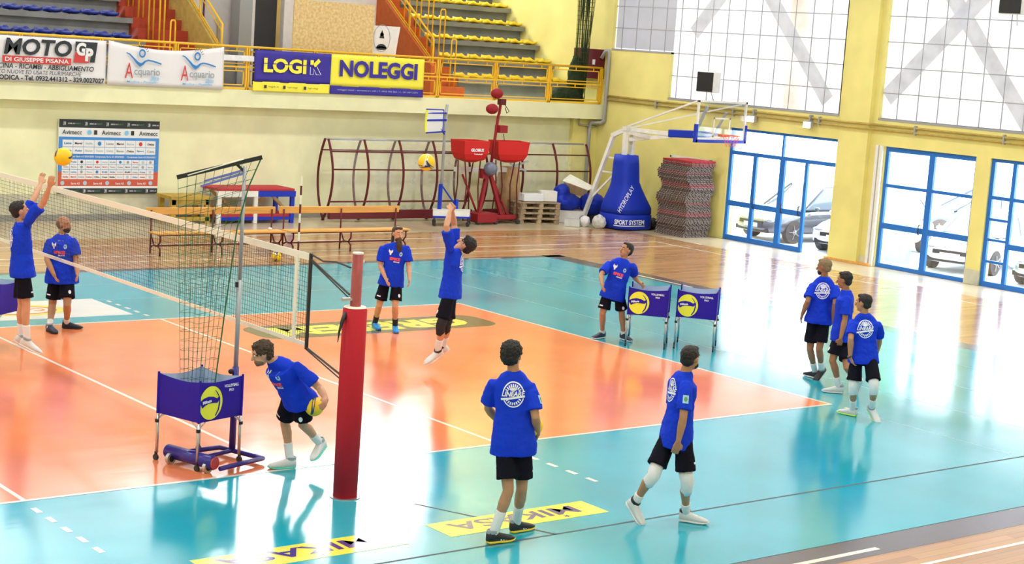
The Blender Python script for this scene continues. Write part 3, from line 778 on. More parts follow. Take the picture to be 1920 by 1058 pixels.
b4 = thing('banner', (15.1, YB, 3.2), 'bright yellow banner with bold blue lettering and a blue foot band', 'banner')
cloth(13.67, 16.58, 3.42, 4.22, YB, seed=8).build('cloth', 'banner_yellow', b4, smooth=True)
cloth(13.67, 16.58, 3.22, 3.43, YB-.002, wave=.006, seed=8).build('foot_band', 'banner_blue', b4, smooth=True)
deco(b4, 'banner_blue', text_geo('NOLEGGI', width=2.42, height=.43, bold=.04), 15.13, 3.88)
deco(b4, 'ink_light', text_geo('noleggio mezzi - attrezzature edili | T. 0932 905 063 | C. 331 654 2270', width=2.5, height=.05), 15.13, 3.33)

# OSB sheet, printed cloth, stairs signs
o = MB().box(13.0, 22.0, 3.22, 15.44, 22.05, 5.54).build('osb_panel', 'osb'); tag(o, 'large upright chipboard sheet standing behind the railing', 'board')
t = thing('printed_cloth', (16.0, 22.3, 4.1), 'grey white cloth with a dark oval portrait hung beside the chipboard sheet', 'cloth')
MB().add([(15.5, 22.20, 5.02), (16.42, 22.20, 5.03), (16.26, 22.20, 3.9), (15.5, 22.20, 3.9), (15.5, 22.215, 5.02), (16.42, 22.215, 5.03), (16.26, 22.215, 3.9), (15.5, 22.215, 3.9)],
         [(0, 3, 2, 1), (4, 5, 6, 7), (0, 1, 5, 4), (1, 2, 6, 5), (2, 3, 7, 6), (3, 0, 4, 7)]).build('cloth', 'ink_light' if 0 else 'plaster_white', t)
flat(MB(), disc_geo(.27, .36, .95), (15.84, 22.19, 4.70), X, Z).build('oval_outline', 'ink_grey', t)
flat(flat(flat(MB(), disc_geo(.17, .13, .25, 12, R(10), R(170)), (15.84, 22.19, 4.42), X, Z), disc_geo(.17, .05, 0, 12), (15.84, 22.19, 4.44), X, Z), disc_geo(.06, .05, 0, 10), (15.84, 22.19, 4.80), X, Z).add([(15.76, 22.19, 4.70), (15.92, 22.19, 4.70), (15.84, 22.19, 4.92)], [(0, 1, 2)]).build('portrait_print', 'ink', t)
flat(MB(), text_geo('Circolo Velico', width=.62, height=.12), (15.88, 22.19, 4.17), X, Z).build('lettering', 'ink_grey', t)
# meters and pipework inside the passage
t = thing('pipework', (11.9, 25.15, 4.0), 'red and grey pipework panel on the white passage wall', 'pipework')
MB().tube([(11.72, 25.12, 4.9), (11.72, 25.12, 5.9), (12.1, 25.12, 5.9), (12.1, 25.12, 4.35), (11.8, 25.12, 4.35)], .03, 6).tube([(11.86, 25.12, 5.5), (11.86, 25.12, 7.0)], .05, 6).build('pipe', 'maroon', t, smooth=True)
MB().box(11.7, 25.0, 4.2, 11.9, 25.2, 4.42).build('meter', 'dark', t)
tag(MB().tube([(12.55, 25.1, 4.0), (12.55, 25.1, 4.8), (12.46, 25.1, 4.9)], .035, 8).build('hooked_pipe', 'wood_pine', smooth=True), 'short tan pipe with a hooked top on the white passage wall', 'pipe')

# hose cabinet, hanging net bundle and grey drainpipe
t = thing('hose_cabinet', (22.9, 21.8, 4.1), 'dark red hose cabinet on the end wall behind the hanging green net', 'cabinet')
MB().box(22.82, 21.35, 3.95, 23.045, 22.5, 4.80).build('body', 'maroon', t, bevel=.01)
MB().box(22.80, 21.52, 4.35, 22.82, 21.62, 4.5).build('label_plate', 'board_white', t)
def net_surface(f, ns, nt, r, name, mat, parent=None, every=1):
    """knotted net: cords along both directions of the surface f(s,t)"""
    mb = MB(); q = every
    for i in range(ns+1): mb.tube([f(i/ns, j/(nt*q)) for j in range(nt*q+1)], r, 4)
    for j in range(nt+1): mb.tube([f(i/(ns*q), j/nt) for i in range(ns*q+1)], r, 4)
    return mb.build(name, mat, parent)
t = thing('hanging_net', (22.55, 21.7, 3.3), 'gathered dark green protection net hanging in the corner behind the railing end', 'net')
rr = random.Random(2)
ph = [rr.uniform(0, 6.28) for _ in range(60)]
def bundle(s, tt):
    z = 9.5 - 6.0*tt; a = s*2*pi*1.6; w = .52 - .34*tt + .05*sin(5*tt+a)
    return Vector((22.52 + w*cos(a)*(.9+.2*sin(9*s)), 21.72 + .26*w*sin(a)*1.6, z))
net_surface(bundle, 30, 46, .005, 'netting', 'olive_cord', t)
mb = MB()
for i in range(18):
    a = ph[i]; r0 = rr.uniform(.02, .30)
    mb.tube([(22.50+r0*cos(a)*(1.0-.35*k/7)+.02*sin(k+i), 21.72+.5*r0*sin(a), 7.2-.55*k) for k in range(8)], .009+.006*rr.random(), 5)
mb.build('gathered_cord', 'dark_green_cord', t)
mb = MB().ell((22.1, 21.85, 3.32), Vector((.62, 0, 0)), Vector((0, .3, 0)), Vector((0, 0, .36)), 18, 10).ell((22.35, 21.8, 3.9), Vector((.26, 0, 0)), Vector((0, .2, 0)), Vector((0, 0, .7)), 16, 10)
o = mb.build('net_pile', 'dark_green_cord', t); remesh(o, .035, 2, .12, .12)
t = tag(MB().tube([(22.86, 21.3, 4.55), (22.90, 21.18, 4.78), (22.96, 21.12, 4.78), (22.98, 21.12, 4.7), (22.98, 21.12, 2.78), (22.94, 21.2, 2.7), (22.75, 21.42, 2.7), (22.72, 21.44, 2.6), (22.72, 21.44, .0)], .055, 10).build('drainpipe', 'grey_metal', smooth=True), 'grey vertical pipe at the right end of the balcony', 'pipe')
tag(MB().tube([(22.3, 21.46, 2.85), (22.3, 21.42, 2.62), (22.95, 21.42, 2.58)], .03, 8).build('branch_pipe', 'grey_metal', smooth=True), 'short grey pipe elbow under the balcony end', 'pipe')

# ---------------------------------------------------------------- sponsor board on the back wall
bd = thing('sponsor_board', (7.9, 21.6, .6), 'printed sponsor board with blue and red border hung on the cream back wall', 'board')
BX0, BX1, BZ0, BZ1 = 6.62, 9.16, .63, 2.37
BWd, BHt = BX1-BX0, BZ1-BZ0
MB().box(BX0, 21.57, BZ0, BX1, 21.62, BZ1).build('sheet', 'board_white', bd)
def brect(fx0, fy0, fx1, fy1, mat, name, d=.0):
    return MB().box(BX0+fx0*BWd, 21.566-d, BZ1-fy1*BHt, BX0+fx1*BWd, 21.570, BZ1-fy0*BHt).build(name, mat, bd)
brect(0, 0, 1, .11, 'ink', 'black_strip'); brect(0, .925, 1, 1, 'ink', 'black_strip')
brect(0, .235, 1, .70, 'board_blue', 'blue_field'); brect(0, .70, 1, .895, 'board_red', 'red_field')
def btext(s, fx, fy, fw, fh, mat, bold=.02, shear=0, mb=None, y=21.556):
    own = mb is None; mb = mb or MB()
    flat(mb, text_geo(s, width=fw*BWd, height=fh*BHt, bold=bold, shear=shear), (BX0+fx*BWd, y, BZ1-fy*BHt), X, Z)
    return mb.build('lettering', mat, bd) if own else mb
for fx in (.125, .51, .885): btext('Avimecc', fx, .17, .19, .06, 'ink', .01)
for fx in (.295, .665):
    flat(MB(), disc_geo(.055, .055), (BX0+fx*BWd, 21.56, BZ1-.17*BHt), X, Z).build('badge', 'ink_lightblue', bd)
    MB().box(BX0+(fx+.045)*BWd, 21.56, BZ1-.20*BHt, BX0+(fx+.075)*BWd, 21.566, BZ1-.14*BHt).build('badge', 'ink', bd)
mb = MB(); mg = MB(); 
for fx in (.05, .26, .47, .68, .89):
    for fy in (.055, .962):
        btext('LVM', fx, fy, .022, .05, None, mb=mb); btext('SERIE A3', fx+.065, fy, .065, .018, None, mb=mb)
        if fx < .85: btext('MAKE IT', fx+.13, fy, .055, .018, None, mb=mg)
mb.build('lettering', 'board_white', bd); mg.build('lettering', 'decal_green', bd)
cells = MB(); marks = {k: MB() for k in ('ink', 'ink_blue', 'ink_red', 'ink_grey', 'ink_light', 'decal_yellow')}
rg = random.Random(7)
WORDS = ['Sicilia', 'Banca', 'Edil', 'Olio', 'Auto', 'Casa', 'Latte', 'Sport', 'Marmi', 'Ottica', 'Tecno', 'Frutta']
WG = {w: text_geo(w, width=1, height=.28, bold=.03) for w in WORDS}
def cell_grid(nx, ny, fx0, fx1, fy0, fy1):
    cw = (fx1-fx0)/nx; ch = (fy1-fy0)/ny
    for j in range(ny):
        for i in range(nx):
            a, b = fx0+i*cw+.0018, fy0+j*ch+.003
            cells.box(BX0+a*BWd, 21.560, BZ1-(b+ch-.006)*BHt, BX0+(a+cw-.0036)*BWd, 21.566, BZ1-b*BHt)
            cx_, cz_ = BX0+(a+cw/2-.002)*BWd, BZ1-(b+ch/2-.003)*BHt
            kind = rg.random(); m = rg.choice(['ink', 'ink_blue', 'ink_grey', 'ink_grey', 'ink_light', 'ink_red'])
            if kind < .72:
                vs, fs = WG[rg.choice(WORDS)]; s = cw*BWd*.68; flat(marks[m], ([(x*s, y*s) for x, y in vs], fs), (cx_, 21.556, cz_), X, Z)
            else: flat(marks[m], disc_geo(cw*BWd*.18, ch*BHt*.3, 0, 12), (cx_, 21.556, cz_), X, Z)
cell_grid(9, 2, .035, .965, .27, .465); cell_grid(12, 4, .035, .955, .535, .805)
cells.build('logo_cells', 'board_white', bd)
for k, m in marks.items():
    if m.v: m.build('logo_marks', k, bd)
mb = MB()
for fx in (.2, .5, .82): btext('Campionato Serie A3 2024/2025', fx, .50, .29, .03, None, mb=mb)
for fx in (.17, .39, .61, .83): btext('Serie A3', fx, .86, .085, .03, None, mb=mb)
mb.build('lettering', 'board_white', bd)
mb = MB()
for fx in (.045, .265, .485, .705, .925): flat(mb, disc_geo(.05, .05), (BX0+fx*BWd, 21.56, BZ1-.855*BHt), X, Z)
mb.build('badge', 'ink_light', bd)

# ---------------------------------------------------------------- speakers and floodlights
def speaker(x, y, z, rz, label):
    t = thing('loudspeaker', (x, y, z), label, 'speaker', rz=rz)
    MB().box(-.18, -.27, -.27, .16, .27, .27).build('cabinet', 'white_paint', t, local=True, bevel=.02)
    MB().box(-.21, -.25, -.255, -.178, .25, .255).build('grille', 'black', t, local=True, bevel=.01)
    MB().tube([(.16, 0, 0), (.38, 0, .05)], .025, 8).tube([(.0, -.1, -.27), (.3, 0, -.5)], .012, 6).build('bracket', 'steel', t, local=True)
    return t
speaker(22.72, 16.75, 4.13, R(12), 'black fronted loudspeaker bracketed above the backboard')
speaker(22.72, 7.45, 6.45, R(12), 'black fronted loudspeaker at the top right corner of the panels')
for y, lb in ((15.25, 'small lit floodlight beside the backboard'), (13.30, 'small lit floodlight above the first glazed door')):
    t = thing('floodlight', (22.93, y, 3.28), lb, 'floodlight')
    MB().box(22.86, y-.13, 3.18, 22.96, y+.13, 3.36).build('housing', 'grey_metal', t, bevel=.01)
    MB().box(22.845, y-.115, 3.19, 22.862, y+.115, 3.33).build('lens', 'flood_glow', t)
    MB().box(22.93, y-.02, 3.34, 23.05, y+.02, 3.52).build('bracket', 'grey_metal', t)

# ---------------------------------------------------------------- basketball stand
bk = thing('basketball_stand', (21.6, 18.4, 0), 'portable basketball stand with blue padded base and white arm parked in the corner', 'basketball stand')
def sq(cx_, cy_, z, hx, hy, n=20, p=.5):
    return [Vector((cx_+hx*abs(cos(a))**p*(1 if cos(a) > 0 else -1), cy_+hy*abs(sin(a))**p*(1 if sin(a) > 0 else -1), z)) for a in [2*pi*(j+.5)/n for j in range(n)]]
base_pad = MB().loft([sq(21.6, 18.4, 0.02, .60, .52), sq(21.6, 18.4, .06, .64, .55), sq(21.6, 18.4, .40, .64, .55), sq(21.6, 18.4, .44, .60, .52)]).build('base_pad', 'royal', bk, smooth=True)
mast_pad = MB().loft([sq(21.6, 18.4, .44, .63, .54), sq(21.6, 18.4, .60, .62, .53), sq(21.56, 18.4, .85, .50, .46), sq(21.53, 18.4, 1.12, .37, .38), sq(21.5, 18.4, 1.3, .32, .33), sq(21.48, 18.4, 1.8, .30, .30), sq(21.47, 18.4, 2.02, .27, .28)]).build('mast_pad', 'royal', bk, smooth=True)
va = Vector((21.35, 18.7, 0)); vd = (Vector((.73, -.68, 0))).normalized()
MB().box(21.30, 18.30, 1.9, 21.40, 18.42, 2.78).box(21.56, 18.30, 1.9, 21.66, 18.42, 2.78).box(21.28, 18.28, 2.68, 21.68, 18.44, 2.78).build('mast', 'white_paint', bk)
MB().beam((21.45, 18.45, 2.66), (21.55, 17.6, 2.56), .16, .10).beam((21.45, 18.45, 2.42), (21.72, 16.9, 2.66), .10).beam((21.45, 18.45, 2.72), (21.72, 16.8, 2.70), .10).build('lift_arm', 'white_paint', bk)
MB().beam((21.70, 17.0, 2.72), (21.86, 15.75, 2.78), .22, .20).build('arm_pad', 'royal', bk, bevel=.02)
MB().beam((21.38, 18.5, 2.74), (21.05, 15.42, 3.66), .04).beam((21.6, 18.5, 2.74), (22.65, 15.42, 3.62), .035).build('tension_rod', 'white_paint', bk)
MB().beam((21.32, 18.8, 2.55), (21.02, 19.5, .12), .10).beam((21.42, 18.45, 2.7), (21.3, 18.85, 2.5), .12).beam((21.1, 19.3, .75), (21.35, 18.6, 1.55), .05).beam((21.22, 19.05, 1.5), (21.45, 18.5, 1.5), .04).beam((21.28, 18.9, 1.9), (21.4, 18.5, 1.9), .04).build('rear_strut', 'white_paint', bk)
MB().tube([(20.95, 19.35, .12), (21.0, 19.45, .12)], .12, 12).build('caster', 'rubber', bk)
bz0, bz1 = 2.66, 3.69; by = 15.35
brd = MB().box(21.02, by, bz0, 22.80, by+.03, bz1).build('backboard', 'clear_board', bk)
MB().box(21.02, by-.012, bz1-.05, 22.80, by+.04, bz1).box(21.02, by-.012, bz0, 21.07, by+.04, bz1).box(22.75, by-.012, bz0, 22.80, by+.04, bz1).box(21.02, by-.012, bz0+.03, 22.80, by+.04, bz0+.08).build('board_frame', 'white_paint', brd)
q = (21.60, 22.22, bz0+.10, bz0+.60)
MB().box(q[0], by-.01, q[3]-.04, q[1], by-.004, q[3]).box(q[0], by-.01, q[2], q[1], by-.004, q[2]+.04).box(q[0], by-.01, q[2], q[0]+.04, by-.004, q[3]).box(q[1]-.04, by-.01, q[2], q[1], by-.004, q[3]).build('target_square', 'white_paint', brd)
MB().box(20.99, by-.03, bz0-.05, 22.83, by+.06, bz0+.03).box(22.77, by-.03, bz0-.05, 22.84, by+.06, bz0+.42).box(20.98, by-.03, bz0-.05, 21.05, by+.06, bz0+.42).build('edge_pad', 'royal', brd)
MB().beam((21.4, 15.75, 2.85), (21.4, 15.4, 3.55), .06).beam((22.1, 15.75, 2.85), (22.1, 15.4, 3.4), .05).beam((21.35, 15.75, 2.80), (22.2, 15.75, 2.80), .08).build('board_bracket', 'grey_metal', bk)
mb = MB().tube([(21.91+.225*cos(2*pi*i/24), by-.38+.225*sin(2*pi*i/24), bz0+.17) for i in range(25)], .011, 6).box(21.80, by-.17, bz0+.12, 22.02, by-.01, bz0+.18)
M('rim_orange', (.75, .13, .03), .4); rim = mb.build('rim', 'rim_orange', bk)
mb = MB()
for i in range(12):
    a = 2*pi*i/12; b = a+pi/12; c_ = a-pi/12
    for s_, e_ in ((a, b), (a, c_)):
        mb.tube([(21.91+.225*cos(s_), by-.38+.225*sin(s_), bz0+.17), (21.91+.17*cos(e_), by-.38+.17*sin(e_), bz0+.03), (21.91+.13*cos(s_), by-.38+.13*sin(s_), bz0-.12)], .004, 4)
mb.build('hoop_net', 'decal_red', rim)

# ---------------------------------------------------------------- stacked floor mats and wall bars
def zigmat(name, c1, c2):
    m = bpy.data.materials.new(name); m.use_nodes = True; nt = m.node_tree; b = nt.nodes['Principled BSDF']; b.inputs['Roughness'].default_value = .9
    tc = nt.nodes.new('ShaderNodeTexCoord'); ck = nt.nodes.new('ShaderNodeTexWave'); ck.wave_type = 'BANDS'; ck.bands_direction = 'DIAGONAL'
    ck.inputs['Scale'].default_value = 9; ck.inputs['Distortion'].default_value = 1.0
    nt.links.new(tc.outputs['Object'], ck.inputs['Vector'])
    r = nt.nodes.new('ShaderNodeValToRGB'); r.color_ramp.elements[0].position = .45; r.color_ramp.elements[1].position = .55
    r.color_ramp.elements[0].color = (*c1, 1); r.color_ramp.elements[1].color = (*c2, 1)
    nt.links.new(ck.outputs['Color'], r.inputs['Fac']); nt.links.new(r.outputs['Color'], b.inputs['Base Color']); MATS[name] = m
zigmat('mat_a', (.06, .035, .03), (.28, .24, .225)); zigmat('mat_b', (.26, .02, .03), (.26, .20, .20)); zigmat('mat_c', (.05, .03, .03), (.17, .13, .11))
z = .0
for k in range(40):
    h = .051; dx = .05*sin(k*.55)+rg.uniform(-.02, .02); dy = .05*sin(k*.4+1)+rg.uniform(-.02, .02)
    mt = 'mat_b' if k in (11, 12, 17, 26, 27, 33, 37, 38) else ('mat_c' if k % 7 == 3 else 'mat_a')
    mb = MB(); x0, y0, x1, y1 = 21.92+dx, 16.40+dy, 22.86+dx*.4, 17.5+dy
    n_ = 9; nf = 11
    pts = [(x0+(x1-x0)*i/nf, y0+(.012 if i % 2 else -.012), 0) for i in range(nf+1)] + [(x1, y1, 0)] + [(x0+(.012 if i % 2 else -.012), y1-(y1-y0)*i/n_, 0) for i in range(n_)]
    mb.prism(pts, (0, 0, z), (0, 0, z+h-.006)); z += h
    if k == 39: mt = 'mat_red'
    tag(mb.build('floor_mat', mt), 'bright red mat lying on top of the mat stack' if k == 39 else {'mat_a': 'grey and brown zigzag edged floor mat within the tall stack by the wall bars', 'mat_b': 'red flecked zigzag edged floor mat within the tall stack by the wall bars', 'mat_c': 'darkest brown zigzag edged floor mat within the tall stack by the wall bars'}[mt], 'mat', None if k == 39 else {'mat_a': 'grey brown mats in the stack', 'mat_b': 'red flecked mats in the stack', 'mat_c': 'dark brown mats in the stack'}[mt])
t = thing('wall_bars', (22.9, 17.7, .5), 'white framed wall ladder partly hidden behind the mat stack', 'wall bars')
MB().box(22.88, 16.6, .45, 22.95, 16.66, 2.05).box(22.88, 18.12, .45, 22.95, 18.18, 2.05).box(22.88, 16.6, 2.0, 22.95, 18.18, 2.06).box(22.88, 16.6, .45, 22.95, 18.18, .51).build('frame', 'white_paint', t)
for i in range(14): MB().tube([(22.9, 16.63, .62+i*.1), (22.9, 18.15, .62+i*.1)], .013, 6).build('rung', 'dark', t)

# ---------------------------------------------------------------- clutter between the shelters and the basketball stand
def pallet(x, y, z, rz, label):
    t = thing('pallet', (x, y, z), label, 'pallet', 'stacked wooden pallets', rz)
    for yy in (-.36, -.18, 0, .18, .36): MB().box(-.6, yy-.05, .122, .6, yy+.05, .144).build('deck_board', 'wood_pallet', t, local=True)
    for xx in (-.55, 0, .55): MB().box(xx-.05, -.4, .1, xx+.05, .4, .122).build('stringer', 'wood_pallet', t, local=True)
    for xx in (-.53, 0, .53):
        for yy in (-.34, 0, .34): MB().box(xx-.07, yy-.05, .022, xx+.07, yy+.05, .1).build('block', 'wood_pallet', t, local=True)
    for yy in (-.34, 0, .34): MB().box(-.6, yy-.05, 0, .6, yy+.05, .022).build('skid', 'wood_pallet', t, local=True)
for k in range(4): pallet(19.62, 19.95, .146*k, R(-14+2*k), 'grey brown wooden pallet, %s of the four in the pile' % ('bottom', 'second', 'third', 'top')[k])
def cbox(x, y, z, w, d, h, rz, mat, label, cat='box', name='box'):
    t = thing(name, (x, y, z), label, cat, rz=rz)
    MB().box(-w/2, -d/2, 0, w/2, d/2, h).build('carton', mat, t, local=True, bevel=.008)
    MB().box(-w/2-.002, -.02, h-.06, w/2+.002, .02, h+.002).build('tape', 'ink_light', t, local=True)
    return t
cbox(19.45, 19.9, .60, .60, .34, .20, R(-10), 'board_white', 'low pale box on the top pallet, left one')
cbox(19.98, 19.85, .60, .46, .34, .28, R(-20), 'white_paint', 'taller white box on the top pallet, right one')
cbox(20.42, 20.45, 0, .34, .3, .72, R(-14), 'dark', 'narrow dark stand with white bottles at the right of the pallets', 'stand', 'stand')
cbox(20.25, 19.05, 0, .42, .3, .2, R(-40), 'plastic_clear', 'small grey tub on the floor between the pallets and the carrier bag', 'tub', 'tub')
cbox(20.82, 19.95, .0, .85, .6, .34, R(-36), 'white_paint', 'long white crate under the blue covers', 'crate', 'crate')
def blob(name, parts, mat, label, cat, vox=.03, disp=.08, ds=.2):
    mb = MB()
    for c_, r_ in parts: mb.ell(c_, Vector((r_[0], 0, 0)), Vector((0, r_[1], 0)), Vector((0, 0, r_[2])), 16, 10)
    o = mb.build(name, mat); remesh(o, vox, 3, disp, ds); return tag(o, label, cat)
blob('blue_cover', [((20.75, 19.95, .55), (.5, .38, .24)), ((20.6, 20.0, .80), (.25, .25, .25))], 'royal', 'crumpled royal blue cover heaped on the white crate', 'cover')
blob('blue_pad', [((21.55, 19.75, .52), (.42, .35, .32))], 'royal', 'round blue pad behind the rear strut of the basketball stand', 'pad')
cbox(21.15, 20.1, .74, .5, .4, .32, R(-30), 'cardboard', 'open brown carton resting on the blue cover')
tag(MB().add([(20.25, 19.55, 1.20), (20.85, 19.15, .98), (21.35, 19.45, 1.02), (20.75, 19.85, 1.34), (20.25, 19.55, 1.18), (20.85, 19.15, .96), (21.35, 19.45, 1.0), (20.75, 19.85, 1.32)],
    [(0, 1, 2, 3), (7, 6, 5, 4), (0, 4, 5, 1), (1, 5, 6, 2), (2, 6, 7, 3), (3, 7, 4, 0)]).build('foam_sheet', 'white_paint'), 'tilted white sheet lying over the carton', 'sheet')
cbox(21.85, 19.8, .0, .7, .5, .26, R(-30), 'dark', 'black case on the floor behind the rear strut', 'case', 'case')
blob('paper_bag', [((20.62, 18.95, .14), (.15, .15, .16))], 'banner_white', 'white and orange carrier bag on the floor by the basketball stand', 'bag', .02, .05, .1)
blob('clear_sack', [((20.74, 18.50, .17), (.19, .2, .2)), ((20.7, 18.45, .3), (.08, .08, .1))], 'plastic_clear', 'grey translucent plastic sack touching the base of the basketball stand', 'sack', .02, .05, .1)
blob('black_bag', [((22.45, 18.2, .14), (.2, .2, .17))], 'black', 'black bag between the basketball stand and the mats', 'bag', .02, .04, .1)
t = thing('brown_sack', (19.2, 20.6, 0), 'tall brown sack leaning inside the right-hand shelter', 'sack')
mb = MB(); MB().loft([sq(19.3, 20.7, 0, .3, .25), sq(19.3, 20.7, .5, .34, .28), sq(19.25, 20.7, 1.1, .30, .25), sq(19.3, 20.7, 1.45, .22, .2)]).build('body', 'cardboard', t, smooth=True)
MB().beam((19.1, 20.6, 1.4), (19.75, 20.5, 1.62), .05).beam((19.2, 20.6, 1.55), (19.7, 20.5, 1.35), .05).build('tie', 'grey_metal', t)

# ---------------------------------------------------------------- team shelters against the back wall
def shelter(x0, x1, n, twin, label):
    t = thing('team_shelter', ((x0+x1)/2, 21.1, 0), label, 'shelter')
    yc = 21.05; H = 2.08
    def arc(sg, x):
        amp = .40 if sg < 0 else .36
        return [Vector((x, yc + sg*amp*sin(pi*min(1, .06+.94*a))**.8*(1 if 1 else 0), H*(1-a))) for a in [i/14 for i in range(15)]]
    for i in range(n):
        x = x0+(x1-x0)*i/(n-1)
        MB().tube(arc(-1, x), .034, 6).build('hoop', 'maroon', t, smooth=True)
        if twin: MB().tube(arc(1, x+.03), .034, 6).build('hoop', 'maroon', t, smooth=True)
    rails = [(-1, .16), (-1, .42)] + ([(1, .16)] if twin else [])
    for sg, a in rails:
        p = arc(sg, x0)[int(a*14)]; MB().tube([p, (x1, p.y, p.z)], .02, 6).build('long_rail', 'maroon', t, smooth=True)
    MB().tube([(x0, yc, H), (x1, yc, H)], .03, 6).build('ridge_rail', 'grey_metal', t, smooth=True)
    MB().box(x0-.1, yc-.52, .08, x1+.05, yc-.40, .30).box(x0-.1, yc-.45, .5, x1, yc-.42, .54).build('bench_board', 'maroon', t)
    for i in range(n-1):
        xa = x0+(x1-x0)*i/(n-1); xb = x0+(x1-x0)*(i+1)/(n-1); rings = []
        pa = arc(-1, xa+.03); pb = arc(-1, xb-.03); vs = []; fs = []
        for a, b in zip(pa, pb): vs += [a, b]
        m_ = len(pa)
        for k in range(m_-1): fs.append((2*k, 2*k+1, 2*k+3, 2*k+2))
        MB().add(vs, fs).build('clear_sheet', 'polycarbonate', t, smooth=True)
shelter(13.55, 17.9, 5, True, 'long team shelter of crossed maroon hoops with cloudy sheets behind the benches')
shelter(18.5, 22.2, 4, False, 'team shelter with single maroon hoops behind the pallets')

# red ball machine and baskets
t = thing('ball_machine', (18.0, 19.95, 0), 'red ball throwing machine with a tall mast of round red lamps', 'ball machine')
MB().box(17.45, 19.6, .05, 18.1, 20.1, .30).box(18.0, 19.8, .10, 18.9, 20.3, .22).build('base', 'machine_red', t, bevel=.02)
MB().beam((17.7, 19.9, .3), (17.95, 19.95, 1.45), .09).beam((18.5, 19.95, .2), (18.0, 19.95, 1.4), .09).beam((18.75, 20.0, .2), (18.1, 20.0, 1.3), .05).beam((17.15, 20.0, 1.3), (17.75, 20.0, .2), .04).build('mast_leg', 'machine_red', t)
MB().sphere((17.92, 19.8, 1.47), .19).build('throwing_head', 'car_navy', t, smooth=True)
MB().box(17.72, 19.85, 1.2, 17.86, 20.05, 1.45).build('motor_box', 'machine_red', t)
MB().tube([(18.05, 19.98, 1.4), (18.15, 20.0, 2.2), (18.22, 20.0, 2.85), (18.25, 20.0, 2.95), (18.28, 20.0, 3.3)], .04, 8).build('mast', 'machine_red', t, smooth=True)
MB().box(18.2, 19.85, 2.42, 18.46, 20.1, 2.62).build('control_box', 'machine_red', t, bevel=.01)
for dx, z in ((-.05, 3.46), (-.18, 3.05)):
    MB().ell((18.1+dx, 19.9, z), Vector((.17, -.05, 0)), Vector((.03, .10, 0)), Vector((0, 0, .14)), 16, 10).build('round_lamp', 'machine_red', t, smooth=True)
MB().box(18.2, 19.9, 3.16, 18.38, 20.05, 3.32).build('lamp_bracket', 'maroon', t)
MB().tube([(18.35, 19.95, 3.2), (18.5, 19.9, 3.0), (18.42, 19.9, 2.95), (18.36, 19.9, 3.1)], .012, 5).tube([(18.4, 19.95, 2.4), (18.45, 19.9, 2.0), (18.3, 19.9, 1.8)], .01, 5).build('cable', 'rubber', t)
for xx in (17.5, 18.1, 18.85): MB().tube([(xx, 19.62, .06), (xx, 19.70, .06)], .06, 10).build('caster', 'rubber', t)
def red_basket(x0, x1, y, label, rz=0, txt=None):
    t = thing('ball_basket', ((x0+x1)/2, y, 0), label, 'basket', rz=rz)
    hw = (x1-x0)/2
    top, mid, low = 2.2, 1.85, 1.62
    def rg_(z, w_, d_): return [Vector((sx*w_, sy*d_, z)) for sx, sy in ((-1, -1), (1, -1), (1, 1), (-1, 1))]
    MB().loft([rg_(low, .12, .1), rg_(low+.08, hw*.75, .25), rg_(mid, hw*.92, .30), rg_(top, hw, .32), rg_(top, hw-.03, .29), rg_(mid, hw*.88, .27), rg_(low+.12, hw*.68, .2)]).build('bag', 'basket_red', t, local=True, bevel=.01)
    if txt:
        flat(MB(), text_geo(txt, width=.42, height=.085, bold=.05), (0, -.335, 1.96), X, Z).build('lettering', 'decal_white', t, local=True)
        flat(MB(), text_geo('Volleyball', width=.28, height=.04, bold=.04), (.03, -.33, 1.85), X, Z).build('lettering', 'decal_white', t, local=True)
    for sx in (-.6, .6):
        for sy in (-1, 1): MB().tube([(sx*hw, sy*.15, 1.66), (sx*hw*.75, sy*.2, 1.0), (sx*hw, sy*.22, .08)], .018, 6).build('leg', 'maroon', t, local=True)
    MB().tube([(-.6*hw, .2, .1), (.6*hw, .2, .1)], .018, 6).tube([(-.6*hw, -.2, .1), (.6*hw, -.2, .1)], .018, 6).build('foot_rail', 'maroon', t, local=True)
red_basket(17.0, 17.85, 20.1, 'red ball basket with white lettering, left of the machine mast', txt='GLOBUS')
red_basket(18.25, 19.2, 20.1, 'plain red ball basket, right of the machine mast', rz=R(-12))
# white shelf board seen behind the ball machine
tag(MB().box(17.3, 20.45, 1.32, 19.0, 20.6, 1.44).build('white_board', 'white_paint'), 'narrow white board lying behind the ball machine', 'board')
# small rebound board on a grey pole with a trolley
t = thing('rebound_rack', (16.6, 19.9, 0), 'small blue framed rebound rack on a grey pole over a white trolley', 'rebound rack')
MB().tube([(16.42, 19.9, .3), (16.42, 19.9, 2.4), (16.44, 19.9, 3.12)], .038, 8).build('pole', 'grey_metal', t, smooth=True)
MB().tube([(16.38, 19.88, .25), (16.38, 19.88, 1.05)], .055, 8).beam((16.4, 19.9, 1.05), (16.95, 19.9, .45), .03).box(16.88, 19.84, .2, 16.96, 19.92, .65).build('pole_sleeve', 'royal', t)
MB().tube([(16.42, 19.88, 2.9), (15.55, 19.5, 2.9)], .02, 6).tube([(16.42, 19.88, 2.72), (15.5, 19.48, 2.72)], .03, 6).tube([(16.42, 19.88, 2.42), (15.55, 19.5, 2.40)], .02, 6).tube([(16.40, 19.88, 2.35), (16.2, 19.8, 2.5)], .02, 6).tube([(16.3, 19.84, 2.42), (16.3, 19.84, 2.98)], .02, 6).tube([(16.3, 19.84, 2.98), (15.5, 19.48, 3.0)], .018, 6).build('rack_frame', 'royal', t)
